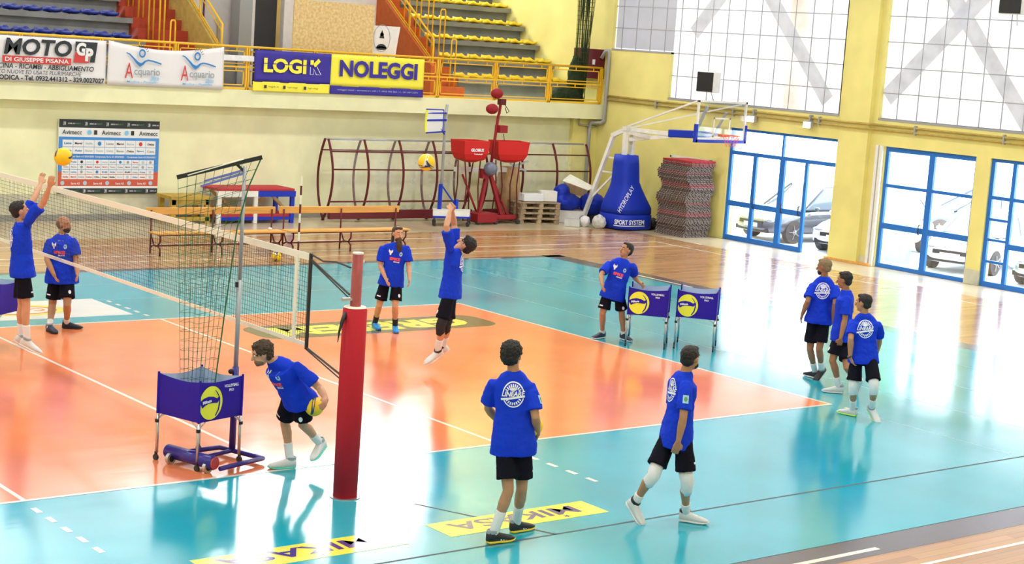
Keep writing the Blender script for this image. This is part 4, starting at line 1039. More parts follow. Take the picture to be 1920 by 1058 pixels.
MB().add([(15.5, 19.46, 2.42), (16.28, 19.82, 2.44), (16.28, 19.82, 2.96), (15.5, 19.46, 2.98), (15.5, 19.48, 2.42), (16.28, 19.84, 2.44), (16.28, 19.84, 2.96), (15.5, 19.48, 2.98)], [(0, 1, 2, 3), (7, 6, 5, 4), (0, 4, 5, 1), (1, 5, 6, 2), (2, 6, 7, 3), (3, 7, 4, 0)]).build('rebound_panel', 'board_white', t)
MB().tube([(15.5+.0*i, 19.46+.02*sin(pi*i/10), 2.42+.56*i/10) for i in range(11)], .03, 6).build('edge_roll', 'decal_yellow', t)
MB().loft([[Vector((15.95, 19.55, .26)), Vector((16.9, 19.25, .26)), Vector((17.3, 19.75, .26)), Vector((16.3, 20.05, .26))], [Vector((15.95, 19.55, .40)), Vector((16.9, 19.25, .40)), Vector((17.3, 19.75, .40)), Vector((16.3, 20.05, .40))]]).build('trolley_top', 'white_paint', t)
MB().beam((15.95, 19.55, .24), (16.9, 19.25, .24), .05).beam((16.9, 19.25, .24), (17.3, 19.75, .24), .05).build('trolley_frame', 'royal', t)
for p in ((16.0, 19.55), (16.88, 19.28), (17.25, 19.72), (16.32, 20.0)):
    MB().beam((p[0], p[1], .22), (p[0], p[1], .08), .03).tube([(p[0]-.02, p[1], .06), (p[0]+.02, p[1], .06)], .06, 10).build('caster', 'rubber', t)

# ---------------------------------------------------------------- tables along the wall
t = thing('wooden_frame', (9.9, 21.1, 0), 'open mustard wooden cube frame against the back wall', 'wooden stand')
for x in (9.17, 10.08):
    for y in (20.75, 21.35): MB().box(x-.06, y-.05, 0, x+.06, y+.05, .62).build('leg', 'wood_old', t)
MB().box(9.08, 20.65, .58, 10.17, 21.45, .66).build('top', 'wood_old', t)
MB().box(9.12, 20.7, .45, 10.12, 20.74, .58).box(9.12, 20.7, .06, 10.12, 20.74, .16).build('apron', 'wood_old', t)
t = thing('officials_table', (11.4, 20.95, 0), 'red topped officials table, half white and half blue, by the back wall', 'table')
MB().box(10.25, 20.55, .80, 12.4, 21.45, .86).build('table_top', 'mat_red', t, bevel=.01)
MB().box(10.25, 20.53, .66, 11.35, 20.58, .80).build('front_board', 'white_paint', t)
MB().box(11.35, 20.53, .66, 12.42, 20.58, .80).build('front_board', 'royal', t)
for x, m in ((10.32, 'white_paint'), (11.32, 'white_paint'), (12.36, 'royal')):
    for y in (20.6, 21.4): MB().box(x-.05, y-.04, 0, x+.05, y+.04, .8).build('leg', m, t)
MB().box(10.3, 20.6, .14, 12.4, 21.4, .22).build('shelf', 'mat_red', t)
MB().box(10.3, 20.57, .08, 12.4, 20.61, .16).build('shelf_edge', 'royal', t)
MB().beam((10.45, 21.3, .75), (11.2, 21.3, .2), .07).beam((12.2, 21.3, .75), (11.45, 21.3, .2), .07).beam((11.9, 20.9, .7), (12.3, 20.9, .35), .07).build('brace', 'wood_pine', t)
# ---------------------------------------------------------------- long benches
def bench(x0, x1, label):
    xm = (x0+x1)/2
    t = thing('long_bench', (xm, 15.95, 0), label, 'bench', 'long benches beside the court')
    sl = -.0
    MB().box(x0, 16.12, .80, x1, 16.16, .95).build('backrest', 'wood_bench', t, bevel=.01)
    MB().box(x0, 15.62, .44, x1, 16.0, .475).build('seat', 'wood_bench', t, bevel=.008)
    MB().tube([(x0+.05, 15.8, .2), (x1-.05, 15.8, .2)], .018, 6).tube([(x0+.05, 15.66, .43), (x1-.05, 15.66, .43)], .014, 6).build('long_rail', 'maroon', t)
    for x in (x0+.1, xm, x1-.1):
        MB().tube([(x, 16.1, 0), (x, 16.1, .9)], .018, 6).tube([(x, 15.66, 0), (x, 15.66, .14), (x, 15.75, .2), (x, 15.95, .2), (x, 16.08, .14)], .018, 6).tube([(x, 15.66, .44), (x, 15.66, .3), (x, 15.76, .2)], .018, 6).tube([(x, 16.1, .44), (x, 15.96, .22)], .016, 6).build('leg_frame', 'maroon', t, smooth=True)
bench(6.2, 9.25, 'long wooden bench with maroon legs, left one of the pair in front of the tables')
bench(9.35, 12.5, 'long wooden bench with maroon legs, right one ending by the bearded player')
tag(MB().ell((9.0, 15.9, .50), Vector((.05, 0, 0)), Vector((0, .04, 0)), Vector((0, 0, .03)), 10, 6).build('white_tape_roll', 'white_paint', None, smooth=True), 'small white tape roll on the left bench', 'tape')
# ================================================================ NET AND POSTS
nt_ = thing('volleyball_net', (0, 4.5, 1.4), 'volleyball net with white tapes stretched across the court', 'net')
ya, yb = -.27, 9.3
mb = MB(); n_ = int((yb-ya)/.05)
for i in range(n_+1):
    y = ya+(yb-ya)*i/n_; mb.beam((0, y, 1.46), (0, y, 2.38), .0028)
for k in range(19): mb.beam((0, ya, 1.47+.05*k), (0, yb, 1.47+.05*k), .0028)
mb.build('mesh', 'net_cord', nt_)
MB().box(-.006, ya, 2.36, .006, yb, 2.435).build('top_tape', 'tape_white', nt_)
MB().box(-.006, ya, 1.43, .006, yb, 1.475).build('bottom_tape', 'tape_white', nt_)
for y in (0.0, 9.0): MB().box(-.010, y-.025, 1.43, .010, y+.03, 2.40).build('side_band', 'tape_white', nt_)
for y in (ya, yb): MB().box(-.011, y-.02, 1.40, .011, y+.02, 2.44).build('end_stick', 'black', nt_)
for s, y, yp in ((1, ya, -1.05), (-1, yb, 10.05)):
    mb = MB()
    mb.tube([(0, y, 2.43), (0, y-.25*s, 2.39), (.0, y-.5*s, 2.42), (0, yp, 2.40)], .010, 5).tube([(0, y, 2.38), (0, y-.35*s, 2.26), (0, yp, 2.12)], .012, 5).tube([(0, y, 2.36), (0, yp, 2.08)], .008, 5)
    mb.build('upper_tension_rope', 'rope', nt_); mb = MB()
    mb.tube([(0, y, 1.42), (0, y-.35*s, 1.34), (0, yp, 1.24)], .012, 5).tube([(0, y, 1.40), (0, yp, 1.19)], .008, 5)
    mb.build('lower_tension_rope', 'rope', nt_); mb = MB()
    mb.tube([(.0, yp, 2.09), (.05, yp-.06*s, 2.09), (.0, yp-.14*s, 2.09), (-.05, yp-.06*s, 2.09), (0, yp, 2.09)], .01, 5)
    mb.build('rope_loop', 'rope', nt_)
for y, lb in ((0.02, 'red and white antenna at the near side band of the net'), (8.98, 'red and white antenna at the far side band of the net')):
    t = thing('antenna', (0, y, 1.43), lb, 'antenna')
    for k in range(18): MB().tube([(.014, y, 1.43+.1*k), (.014, y, 1.53+.1*k)], .011, 6).build('segment', 'tape_white' if k % 2 else 'maroon', t)
for yp, lb in ((-1.17, 'maroon net post wrapped in a tall red pad on the near side'), (10.17, 'maroon net post with red pad on the far side')):
    t = thing('net_post', (0, yp, 0), lb, 'post')
    MB().tube([(0, yp, 0), (0, yp, 2.56)], .056, 20).build('post', 'post_maroon', t, smooth=True)
    MB().tube([(0, yp, 2.56), (0, yp, 2.575)], .056, 20).box(.045, yp-.02, 2.47, .07, yp+.02, 2.5).build('cap', 'tape_white', t)
    MB().loft([sq(0, yp, .012, .118, .118, 24, .8), sq(0, yp, 1.0, .122, .122, 24, .8), sq(0, yp, 1.99, .118, .118, 24, .8), sq(0, yp, 2.005, .10, .10, 24, .8)]).build('pad', 'pad_red', t, smooth=True)
    MB().loft([sq(0, yp, 2.005, .112, .112, 24, .8), sq(0, yp, 2.02, .10, .10, 24, .8)]).build('pad_lining', 'tape_white', t)
    MB().tube([(-.11, yp, 1.95), (-.16, yp-.02, 1.88), (-.20, yp-.03, 1.76), (-.21, yp-.03, 1.66)], [.03, .022, .012, .004], 6).build('strap_end', 'black', t, smooth=True)
    MB().box(-.16, yp-.02, 2.08, -.04, yp+.02, 2.11).build('crank', 'steel', t)
    MB().tube([(0, yp, 0.0), (0, yp, .012)], .16, 24).build('floor_plate', 'steel', t)

# ================================================================ BALLS
def ball(loc, rot, label, r=.105):
    t = thing('volleyball', loc, label, 'ball')
    MB().sphere((0, 0, 0), r, 28, 18).build('panels', 'ball_yellow', t, smooth=True, local=True)
    Mx = Matrix.Rotation(rot[0], 3, 'X') @ Matrix.Rotation(rot[1], 3, 'Y') @ Matrix.Rotation(rot[2], 3, 'Z')
    for k in range(3):
        vs = []; fs = []; n = 24
        for i in range(n+1):
            a = -1.25+2.5*i/n; b = .42*sin(a*1.6)
            w_ = .20*(1-.5*abs(a)/1.25)
            for q in (-1, 1):
                la = b+q*w_
                p = Vector((cos(la)*cos(a), cos(la)*sin(a), sin(la)))
                p = Matrix.Rotation(k*2*pi/3, 3, Vector((1, 1, 1)).normalized()) @ p
                vs.append(Mx @ p * (r*1.012))
        for i in range(n): fs.append((2*i, 2*i+1, 2*i+3, 2*i+2))
        MB().add(vs, fs).build('blue_panel', 'ball_blue' if k else 'ball_white', t, smooth=True, local=True)
    return t
ball((-.82, 4.28, 3.03), (.3, 1.2, 1.0), 'yellow and blue volleyball in the air in front of the sponsor board', .112)
ball((2.98, 1.89, 3.23), (2.2, .3, 2.0), 'yellow and blue volleyball in the air above the centre jumper', .108)
ball((8.40, 14.57, .105), (.5, .5, 2.5), 'yellow volleyball lying on the parquet in front of the benches')
ball((.05, -.41, .80), (1.0, -.6, .6), 'yellow volleyball tucked under the arm of the bending player')
ball((.80, -3.17, 1.14), (.6, .9, 2.2), 'yellow volleyball carried by the walking player in the foreground')

# ================================================================ BALL CARTS
def cart(x, y, rz, label, plain=False):
    t = thing('ball_cart', (x, y, 0), label, 'ball cart', rz=rz)
    h = .32; z0, z1 = .53, .98
    # cloth bag: four walls that sag slightly between the corner tubes, and a floor
    def wallring(z, k, hh, sag=0):
        pts = []
        for c in range(4):
            a = [(-1, -1), (1, -1), (1, 1), (-1, 1)][c]; b = [(1, -1), (1, 1), (-1, 1), (-1, -1)][c]
            for i in range(8):
                u = i/8; px = a[0]+(b[0]-a[0])*u; py = a[1]+(b[1]-a[1])*u; q = sin(pi*u)
                m_ = 1-k*q
                pts.append(Vector((px*hh*(m_ if abs(a[0]+b[0]) > 1 else 1), py*hh*(m_ if abs(a[1]+b[1]) > 1 else 1), z-sag*q)))
        return pts
    MB().loft([wallring(z0, .0, h*.97), wallring(z0+.10, .02, h), wallring(z0+.3, .04, h), wallring(z1, .09, h, .035)], False).build('bag', 'cart_purple', t, local=True, smooth=False)
    MB().loft([wallring(z1, .09, h-.006, .035), wallring(z0+.3, .06, h-.012), wallring(z0+.06, .04, h-.015), wallring(z0+.03, 0, .02)], False).build('bag_lining', 'cart_inner', t, local=True)
    MB().add(wallring(z0, 0, h*.97), [tuple(range(31, -1, -1))]).build('bag_floor', 'cart_purple', t, local=True)
    for sx in (-1, 1):
        for sy in (-1, 1): MB().tube([(sx*h, sy*h, z0), (sx*h, sy*h, z1+.015)], .014, 6).build('corner_sleeve', 'cart_purple', t, local=True)
    for sx in (-1, 1):
        for sy in (-1, 1):
            lg = MB().tube([(sx*(h-.005), sy*(h-.005), .09), (sx*(h-.005), sy*(h-.005), z0)], .017, 8).tube([(sx*(h-.01), sy*h, z0-.06), (sx*(h-.10), sy*h, z0)], .007, 5).tube([(sx*h, sy*(h-.01), z0-.06), (sx*h, sy*(h-.10), z0)], .007, 5).build('leg', 'steel', t, local=True, smooth=True)
            MB().tube([(sx*h, sy*h, z0-.10), (sx*h, sy*h, z0-.065)], .024, 8).build('leg_clamp', 'black', lg, local=True)
            MB().tube([(sx*h-.012, sy*h, .035), (sx*h+.012, sy*h, .035)], .035, 12).box(sx*h-.014, sy*h-.01, .04, sx*h+.014, sy*h+.01, .10).build('caster', 'rubber', lg, local=True)
    if not plain:
        yy = -h-.002; em = MB(); cx_, cz_, r = -.15, .735, .185
        def clip(geo, xmin=-h+.012):
            return [(max(x, xmin-cx_), z) for x, z in geo[0]], geo[1]
        flat(MB(), clip(disc_geo(r*.92, r, 0, 40)), (cx_, yy, cz_), X, Z).build('printed_ball', 'decal_yellow', t, local=True)
        cv = [(-.155, -.02), (-.10, .045), (-.04, .075), (.03, .065), (.09, .03), (.14, .03)]
        cv = [(-.15, -.01), (-.10, .02), (-.04, .035), (.03, .03), (.09, .015), (.125, .045)]
        MBb = MB(); flat(MBb, strip_geo(cv, [.085, .085, .08, .07, .05, .035]), (cx_, yy-.002, cz_), X, Z)
        flat(MBb, strip_geo([(.125, .045), (.125, -.02), (.11, -.09), (.07, -.15)], [.015, .02, .02, .015]), (cx_, yy-.002, cz_), X, Z)
        flat(MBb, strip_geo([(.125, .045), (.09, .10), (.055, .135)], [.012, .012, .006]), (cx_, yy-.002, cz_), X, Z)
        MBb.build('printed_swirl', 'cart_purple', t, local=True)
        flat(MB(), text_geo('Mikasa', width=.135, height=.036, bold=.04), (cx_-.06, yy-.004, cz_+.02), (X*.95+Z*.12), (Z-X*.12)).build('lettering', 'decal_white', t, local=True)
        mb = flat(MB(), text_geo('VOLLEYBALL', width=.22, height=.033, bold=.03), (.15, yy-.002, .895), X, Z)
        flat(mb, text_geo('PRO', width=.07, height=.03, bold=.03), (.15, yy-.002, .845), X, Z).build('lettering', 'decal_white', t, local=True)
    return t
cart(-.70, .74, R(16), 'purple blue ball cart in the foreground under the hanging green net')
cart(9.60, 4.58, R(-47), 'purple blue ball cart with the helper reaching into it')
cart(10.28, 4.12, R(-49), 'purple blue ball cart standing free to the right of the helper')
cart(-.38, 7.6, R(35), 'purple blue ball cart cut off by the left edge of the photo', True)

# ================================================================ TRAINER STAND WITH NET
tr = thing('net_stand', (-.24, .8, 0), 'tall grey pole stand with purple blue rolling base and hanging green catch net', 'net stand')
P1, P2, P3, P4 = Vector((-1.0, .86, .10)), Vector((-.80, .12, .10)), Vector((-.10, .36, .06)), Vector((-.30, .98, .06))
MB().tube([P1+Vector((0, 0, .02)), P2+Vector((0, .06, .02))], .075, 16).build('ballast_drum', 'blue_frame', tr, smooth=True)
M('drum_end', (.55, .06, .06), .5)
MB().tube([P2+Vector((.0, .06, .02)), P2+Vector((.006, .045, .02))], .066, 16).build('drum_end_cap', 'drum_end', tr)
MB().tube([P2+Vector((.04, .0, -.03)), P3, P3+Vector((-.03, .1, 0)), P4, P1+Vector((.05, 0, -.02))], .028, 8).tube([(P1+P2)/2+Vector((0, 0, -.01)), Vector((-.24, .8, .06)), (P3+P4)/2], .025, 8).build('base_frame', 'blue_frame', tr, smooth=True)
MB().tube([(-.24, .8, .05), (-.24, .8, 1.02)], .038, 10).build('pole_sleeve', 'blue_frame', tr, smooth=True)
MB().sphere((-.30, .80, .97), .03, 10, 8).build('lock_knob', 'black', tr, smooth=True)
MB().tube([(-.24, .8, .98), (-.24, .8, 2.0)], .026, 10).tube([(-.24, .8, 2.0), (-.24, .8, 3.26)], .021, 10).build('pole', 'grey_metal', tr, smooth=True)
MB().tube([(-.28, .79, 1.92), (-.28, .79, 1.98)], .018, 8).build('pole_clip', 'black', tr)
A_, B_ = Vector((-.87, 1.16, 3.10)), Vector((-.08, .71, 3.37))
dn = (B_-A_).normalized(); off = Vector((-.5, -.87, 0))*.0
bar = MB().beam(A_, B_, .045, .045).build('top_bar', 'black', tr)
MB().beam(A_+Vector((.1, -.057, .03)), A_+(B_-A_)*.78+Vector((0, 0, .03)), .05, .012).build('bar_padding', 'tape_white', bar)
MB().beam((-.24, .8, 3.2), (-.33, .85, 3.29), .03).build('bar_clamp', 'black', tr)
MB().beam((-.25, .80, 3.18), (-.66, 1.0, 3.02), .022).beam((-.25, .80, 3.22), (-.60, 1.04, 3.07), .022).build('arm_strut', 'blue_strut', tr)
def fnet(lay):
    def f(s, t):
        L_ = Vector((-.86, 1.15, 3.08)).lerp(Vector((-.80, 1.02, .78)), t)
        rt = [(0, Vector((-.09, .72, 3.35))), (.12, Vector((-.20, .76, 3.05))), (.3, Vector((-.30, .80, 2.6))), (.6, Vector((-.36, .86, 1.78))), (1, Vector((-.50, .80, .78)))]
        for (a, p), (b, q) in zip(rt, rt[1:]):
            if t <= b+1e-6: R_ = p.lerp(q, (t-a)/(b-a)); break
        p = L_.lerp(R_, s); nrm = Vector((-.5, -.87, 0))
        d = (.05 + .20*sin(pi*min(1, t*1.1)))*sin(pi*s)*(1 if lay else -1) + .03*sin(s*22+t*5+lay*2)*min(1, t*3)
        sg = .04*sin(s*pi*3)*t*(1-t)
        return p + nrm*d + Vector((0, 0, sg))
    return f
net_surface(fnet(0), 9, 22, .0022, 'catch_net_back', 'green_cord', tr, 2)
net_surface(fnet(1), 9, 22, .0022, 'catch_net_front', 'green_cord', tr, 2)
mb = MB(); 
for lay in (0, 1): mb.tube([fnet(lay)(1, i/16) for i in range(17)], .008, 5)
mb.build('edge_cord', 'green_cord', tr)
for p in (P1+Vector((-.03, -.12, 0)), P2+Vector((-.05, .12, 0))):
    c_ = Vector((p.x, p.y, .065)); ax = (P2-P1).normalized()
    MB().tube([c_-ax*.02, c_+ax*.02], .062, 16).build('wheel', 'steel', tr); MB().tube([c_-ax*.024, c_+ax*.024], .035, 12).build('wheel_hub', 'black', tr)
POSES = {
 'left_jumper': (1.05, {"pel":[-0.524,6.177,1.368],"neck":[-0.562,6.193,1.965],"sL":[-0.46,6.335,2.004],"sR":[-0.55,5.972,2.036],"hL":[-0.494,6.266,1.354],"hR":[-0.555,6.089,1.382],"hem":[-0.521,6.176,1.315],"head":[-0.572,6.197,2.123],"look":[0.961,-0.127,0.247],"aL":[-0.482,6.246,0.379],"tL":[-0.358,6.242,0.209],"kL":[-0.51,6.189,0.838],"aR":[-0.478,6.072,0.373],"tR":[-0.355,5.988,0.224],"kR":[-0.509,6.046,0.862],"eL":[-0.288,6.406,2.271],"wL":[-0.136,6.564,2.451],"fL":[-0.068,6.663,2.61],"eR":[-0.415,5.8,2.276],"wR":[-0.399,5.645,2.513],"fR":[-0.413,5.536,2.68]}),
 'coach': (1.0, {"pel":[1.113,8.616,0.891],"neck":[1.103,8.62,1.461],"sL":[1.21,8.464,1.406],"sR":[0.932,8.675,1.375],"hL":[1.183,8.559,0.897],"hR":[1.043,8.673,0.885],"hem":[1.116,8.615,0.715],"head":[1.12,8.613,1.633],"look":[0.62,-0.785,0.0],"aL":[1.213,8.614,0.09],"tL":[1.367,8.526,0.03],"kL":[1.105,8.372,0.417],"aR":[0.861,8.432,0.09],"tR":[0.868,8.247,0.03],"kR":[1.012,8.706,0.358],"eL":[1.242,8.403,1.103],"wL":[1.19,8.231,0.901],"fL":[1.122,8.073,0.822],"eR":[0.855,8.589,1.087],"wR":[0.916,8.437,0.863],"fR":[0.9,8.256,0.769]}),
 'bearded': (0.98, {"pel":[5.998,6.867,0.913],"neck":[6.044,6.835,1.469],"sL":[6.173,6.747,1.418],"sR":[5.85,6.969,1.394],"hL":[6.071,6.817,0.919],"hR":[5.926,6.917,0.908],"hem":[5.985,6.876,0.757],"head":[6.042,6.837,1.669],"look":[-0.139,-0.99,0.0],"aL":[6.122,6.87,0.09],"tL":[6.049,6.735,0.03],"kL":[5.981,6.701,0.451],"aR":[5.96,7.224,0.09],"tR":[5.918,7.057,0.03],"kR":[5.85,6.968,0.431],"eL":[6.187,6.686,1.111],"wL":[6.107,6.521,0.92],"fL":[6.023,6.404,0.802],"eR":[5.811,6.946,1.093],"wR":[5.802,6.742,0.897],"fR":[5.746,6.573,0.804]}),
 'center_jumper': (1.03, {"pel":[4.881,3.754,1.246],"neck":[4.898,3.741,1.832],"sL":[4.729,3.63,1.874],"sR":[5.011,3.894,1.84],"hL":[4.821,3.684,1.259],"hR":[4.94,3.824,1.232],"hem":[4.88,3.755,1.219],"head":[5.001,3.666,1.879],"look":[-0.512,0.564,0.648],"aL":[4.729,3.767,0.329],"tL":[4.606,3.819,0.172],"kL":[4.654,3.627,0.732],"aR":[4.888,3.873,0.362],"tR":[4.855,4.01,0.212],"kR":[4.796,3.68,0.731],"eL":[4.626,3.611,2.176],"wL":[4.767,3.736,2.38],"fL":[4.883,3.842,2.497],"eR":[5.038,3.977,2.147],"wR":[4.907,3.874,2.37],"fR":[4.847,3.742,2.501]}),
 'helper': (1.0, {"pel":[9.206,5.04,0.831],"neck":[9.296,4.958,1.389],"sL":[9.389,4.809,1.311],"sR":[9.126,5.11,1.307],"hL":[9.273,4.979,0.839],"hR":[9.14,5.1,0.824],"hem":[9.204,5.042,0.816],"head":[9.325,4.931,1.552],"look":[-0.959,0.134,0.249],"aL":[9.497,5.034,0.09],"tL":[9.481,4.858,0.03],"kL":[9.397,5.005,0.462],"aR":[9.228,5.269,0.09],"tR":[9.08,5.249,0.03],"kR":[9.058,5.105,0.462],"eL":[9.548,4.951,1.087],"wL":[9.505,4.699,1.001],"fL":[9.435,4.527,0.959],"eR":[8.89,5.029,1.123],"wR":[8.753,4.832,0.999],"fR":[8.673,4.69,0.901]}),
 'group_far': (1.0, {"pel":[10.066,1.324,1.04],"neck":[10.081,1.306,1.61],"sL":[9.972,1.433,1.482],"sR":[10.201,1.168,1.478],"hL":[10.007,1.392,1.032],"hR":[10.124,1.256,1.049],"hem":[10.062,1.329,0.893],"head":[10.065,1.325,1.795],"look":[-0.269,0.957,-0.106],"aL":[10.247,1.462,0.11],"tL":[10.265,1.629,0.03],"kL":[10.0,1.386,0.49],"aR":[10.253,1.333,0.16],"tR":[10.19,1.352,0.03],"kR":[10.025,1.229,0.518],"eL":[9.799,1.351,1.238],"wL":[9.856,1.482,1.009],"fL":[9.921,1.576,0.858],"eR":[10.05,1.024,1.248],"wR":[10.138,1.113,1.009],"fR":[10.213,1.191,0.852]}),
 'group_middle': (1.0, {"pel":[9.711,0.561,0.967],"neck":[9.711,0.561,1.537],"sL":[9.635,0.466,1.452],"sR":[9.938,0.68,1.421],"hL":[9.633,0.517,0.979],"hR":[9.789,0.604,0.954],"hem":[9.711,0.56,0.781],"head":[9.684,0.592,1.723],"look":[-0.372,0.922,-0.105],"aL":[9.718,0.522,0.09],"tL":[9.596,0.633,0.03],"kL":[9.543,0.544,0.499],"aR":[9.896,0.351,0.2],"tR":[9.998,0.418,0.03],"kR":[9.617,0.325,0.432],"eL":[9.583,0.422,1.13],"wL":[9.504,0.402,0.861],"fL":[9.561,0.462,0.704],"eR":[9.935,0.66,1.112],"wR":[9.878,0.657,0.818],"fR":[9.948,0.75,0.668]}),
 'group_near': (0.98, {"pel":[8.591,-0.789,0.906],"neck":[8.566,-0.758,1.464],"sL":[8.468,-0.638,1.352],"sR":[8.724,-0.874,1.343],"hL":[8.536,-0.721,0.897],"hR":[8.647,-0.858,0.916],"hem":[8.597,-0.796,0.794],"head":[8.547,-0.735,1.623],"look":[-0.26,0.964,-0.051],"aL":[8.66,-0.641,0.09],"tL":[8.635,-0.484,0.03],"kL":[8.471,-0.765,0.454],"aR":[8.703,-0.925,0.17],"tR":[8.721,-1.007,0.03],"kR":[8.524,-1.077,0.513],"eL":[8.307,-0.774,1.133],"wL":[8.344,-0.766,0.871],"fL":[8.45,-0.788,0.72],"eR":[8.887,-0.798,1.097],"wR":[8.961,-0.71,0.859],"fR":[9.018,-0.626,0.703]}),
 'runner': (1.0, {"pel":[-0.064,-0.222,0.901],"neck":[-0.364,-0.214,1.293],"sL":[-0.192,-0.378,1.267],"sR":[-0.189,-0.005,1.172],"hL":[-0.034,-0.306,0.916],"hR":[-0.094,-0.139,0.886],"hem":[-0.064,-0.222,0.901],"head":[-0.482,-0.2,1.361],"look":[-0.9,0.321,-0.295],"aL":[0.337,-0.116,0.3],"tL":[0.19,-0.223,0.12],"kL":[0.048,-0.203,0.552],"aR":[0.064,0.051,0.1],"tR":[-0.084,0.102,0.03],"kR":[-0.001,0.095,0.52],"eL":[0.01,-0.566,1.031],"wL":[-0.064,-0.818,0.968],"fL":[-0.198,-0.935,0.901],"eR":[-0.08,0.018,0.882],"wR":[0.084,0.082,0.677],"fR":[0.171,0.167,0.531]}),
 'ball_walker': (1.03, {"pel":[0.616,-3.113,1.085],"neck":[0.586,-3.088,1.67],"sL":[0.438,-2.968,1.558],"sR":[0.717,-3.196,1.551],"hL":[0.545,-3.055,1.078],"hR":[0.688,-3.172,1.091],"hem":[0.628,-3.123,0.853],"head":[0.566,-3.072,1.815],"look":[0.87,0.494,0.0],"aL":[0.416,-3.158,0.1],"tL":[0.546,-3.167,0.03],"kL":[0.513,-3.221,0.529],"aR":[0.849,-2.969,0.1],"tR":[1.016,-2.952,0.03],"kR":[0.707,-3.187,0.514],"eL":[0.49,-2.851,1.266],"wL":[0.694,-2.803,1.083],"fL":[0.875,-2.811,1.009],"eR":[0.698,-3.329,1.262],"wR":[0.84,-3.21,1.054],"fR":[0.932,-3.066,0.959]}),
 'walker': (1.0, {"pel":[2.521,-3.421,1.03],"neck":[2.544,-3.444,1.599],"sL":[2.588,-3.247,1.485],"sR":[2.438,-3.578,1.523],"hL":[2.535,-3.335,1.009],"hR":[2.507,-3.507,1.052],"hem":[2.512,-3.412,0.815],"head":[2.58,-3.479,1.781],"look":[0.989,0.145,0.0],"aL":[2.209,-3.206,0.2],"tL":[2.22,-3.289,0.03],"kL":[2.247,-3.4,0.537],"aR":[2.717,-3.45,0.1],"tR":[2.832,-3.597,0.03],"kR":[2.523,-3.612,0.487],"eL":[2.552,-3.306,1.169],"wL":[2.605,-3.281,0.906],"fL":[2.681,-3.221,0.742],"eR":[2.348,-3.664,1.186],"wR":[2.333,-3.638,0.94],"fR":[2.335,-3.587,0.768]}),
}
# ================================================================ PEOPLE
def V(p): return Vector(p)
def orth(a, d): a = a - d*a.dot(d); return a.normalized()
def ell_ring(c, ax, ay, rx, ry, n=24, p=1.0):
    r = []
    for j in range(n):
        a = 2*pi*j/n; ca, sa = cos(a), sin(a)
        r.append(c + ax*rx*abs(ca)**p*(1 if ca > 0 else -1) + ay*ry*abs(sa)**p*(1 if sa > 0 else -1))
    return r
def lerp(a, b, t): return a.lerp(b, t)
def decal(target, geo, o, ax, ay, n, name, mat, parent, lift=.004, depth=.35, sub=0):
    vs, fs = geo
    if not vs: return
    dg = bpy.context.evaluated_depsgraph_get()
    org_ = org(target); bvh = BVHTree.FromPolygons([tuple(v.co+org_) for v in target.data.vertices], [tuple(p.vertices) for p in target.data.polygons])
    out = []
    for x, y in vs:
        p = o + ax*x + ay*y
        hit, nn, idx, dist = bvh.ray_cast(p + n*depth, -n, depth*2)
        out.append((hit if hit is not None else p) + n*lift)
    return MB().add(out, fs).build(name, mat, parent)
def subdiv_geo(geo, cut):
    """split long edges of a flat triangle/quad set so it can follow a curved cloth"""
    vs, fs = list(geo[0]), []
    for f in geo[1]:
        if len(f) == 3: fs.append(f)
        else: fs += [(f[0], f[i], f[i+1]) for i in range(1, len(f)-1)]
    for _ in range(5):
        mid = {}; nf = []; ch = False
        def long(a, b): return math.hypot(vs[a][0]-vs[b][0], vs[a][1]-vs[b][1]) > cut
        def m(a, b):
            k = (min(a, b), max(a, b))
            if k not in mid: mid[k] = len(vs); vs.append(((vs[a][0]+vs[b][0])/2, (vs[a][1]+vs[b][1])/2))
            return mid[k]
        for a, b, c in fs:
            l = [(long(a, b), a, b, c), (long(b, c), b, c, a), (long(c, a), c, a, b)]
            k = [q for q in l if q[0]]
            if len(k) == 3:
                x, y, z = m(a, b), m(b, c), m(c, a); nf += [(a, x, z), (x, b, y), (z, y, c), (x, y, z)]; ch = True
            elif len(k) == 2:
                o_ = [q for q in l if not q[0]][0]; _, p, q_, r_ = o_; x, y = m(q_, r_), m(r_, p); nf += [(p, q_, x), (p, x, y), (y, x, r_)]; ch = True
            elif len(k) == 1:
                _, p, q_, r_ = k[0]; x = m(p, q_); nf += [(p, x, r_), (x, q_, r_)]; ch = True
            else: nf.append((a, b, c))
        fs = nf
        if not ch: break
    return vs, fs
T_LIN = text_geo('LINEARE', width=.225, height=.05, bold=.035, shear=.25)
T_FRONT = text_geo('SPIKE', width=.17, height=.05, bold=.06)
def back_emblem():
    vs = []; fs = []
    def put(g, dx=0, dy=0):
        o = len(vs); vs.extend([(x+dx, y+dy) for x, y in g[0]]); fs.extend([tuple(i+o for i in f) for f in g[1]])
    put(disc_geo(.105, .125, .90, 30, R(12), R(168))); put(disc_geo(.105, .125, .90, 30, R(198), R(342)))
    for k in range(9):
        a = R(30+15*k); put(strip_geo([(.058*cos(a), .072*sin(a)), (.086*cos(a), .103*sin(a))], .012))
    for k in range(8):
        a = R(215+16*k); put(strip_geo([(.060*cos(a), .075*sin(a)), (.086*cos(a), .103*sin(a))], .012))
    put(T_LIN, 0, .008); put(strip_geo([(-.12, -.045), (.11, -.018)], .02)); put(disc_geo(.035, .016, 0, 12), 0, .052)
    return subdiv_geo((vs, fs), .03)
G_BACK = back_emblem()
G_BIRD = subdiv_geo(([(-.03, .05), (-.012, .02), (0, .035), (.012, .02), (.03, .05), (.036, .01), (.014, -.02), (.012, -.045), (-.012, -.045), (-.014, -.02), (-.036, .01)], [(0, 1, 9, 10), (1, 2, 3, 6, 7, 8, 9), (3, 4, 5, 6)]), .03)
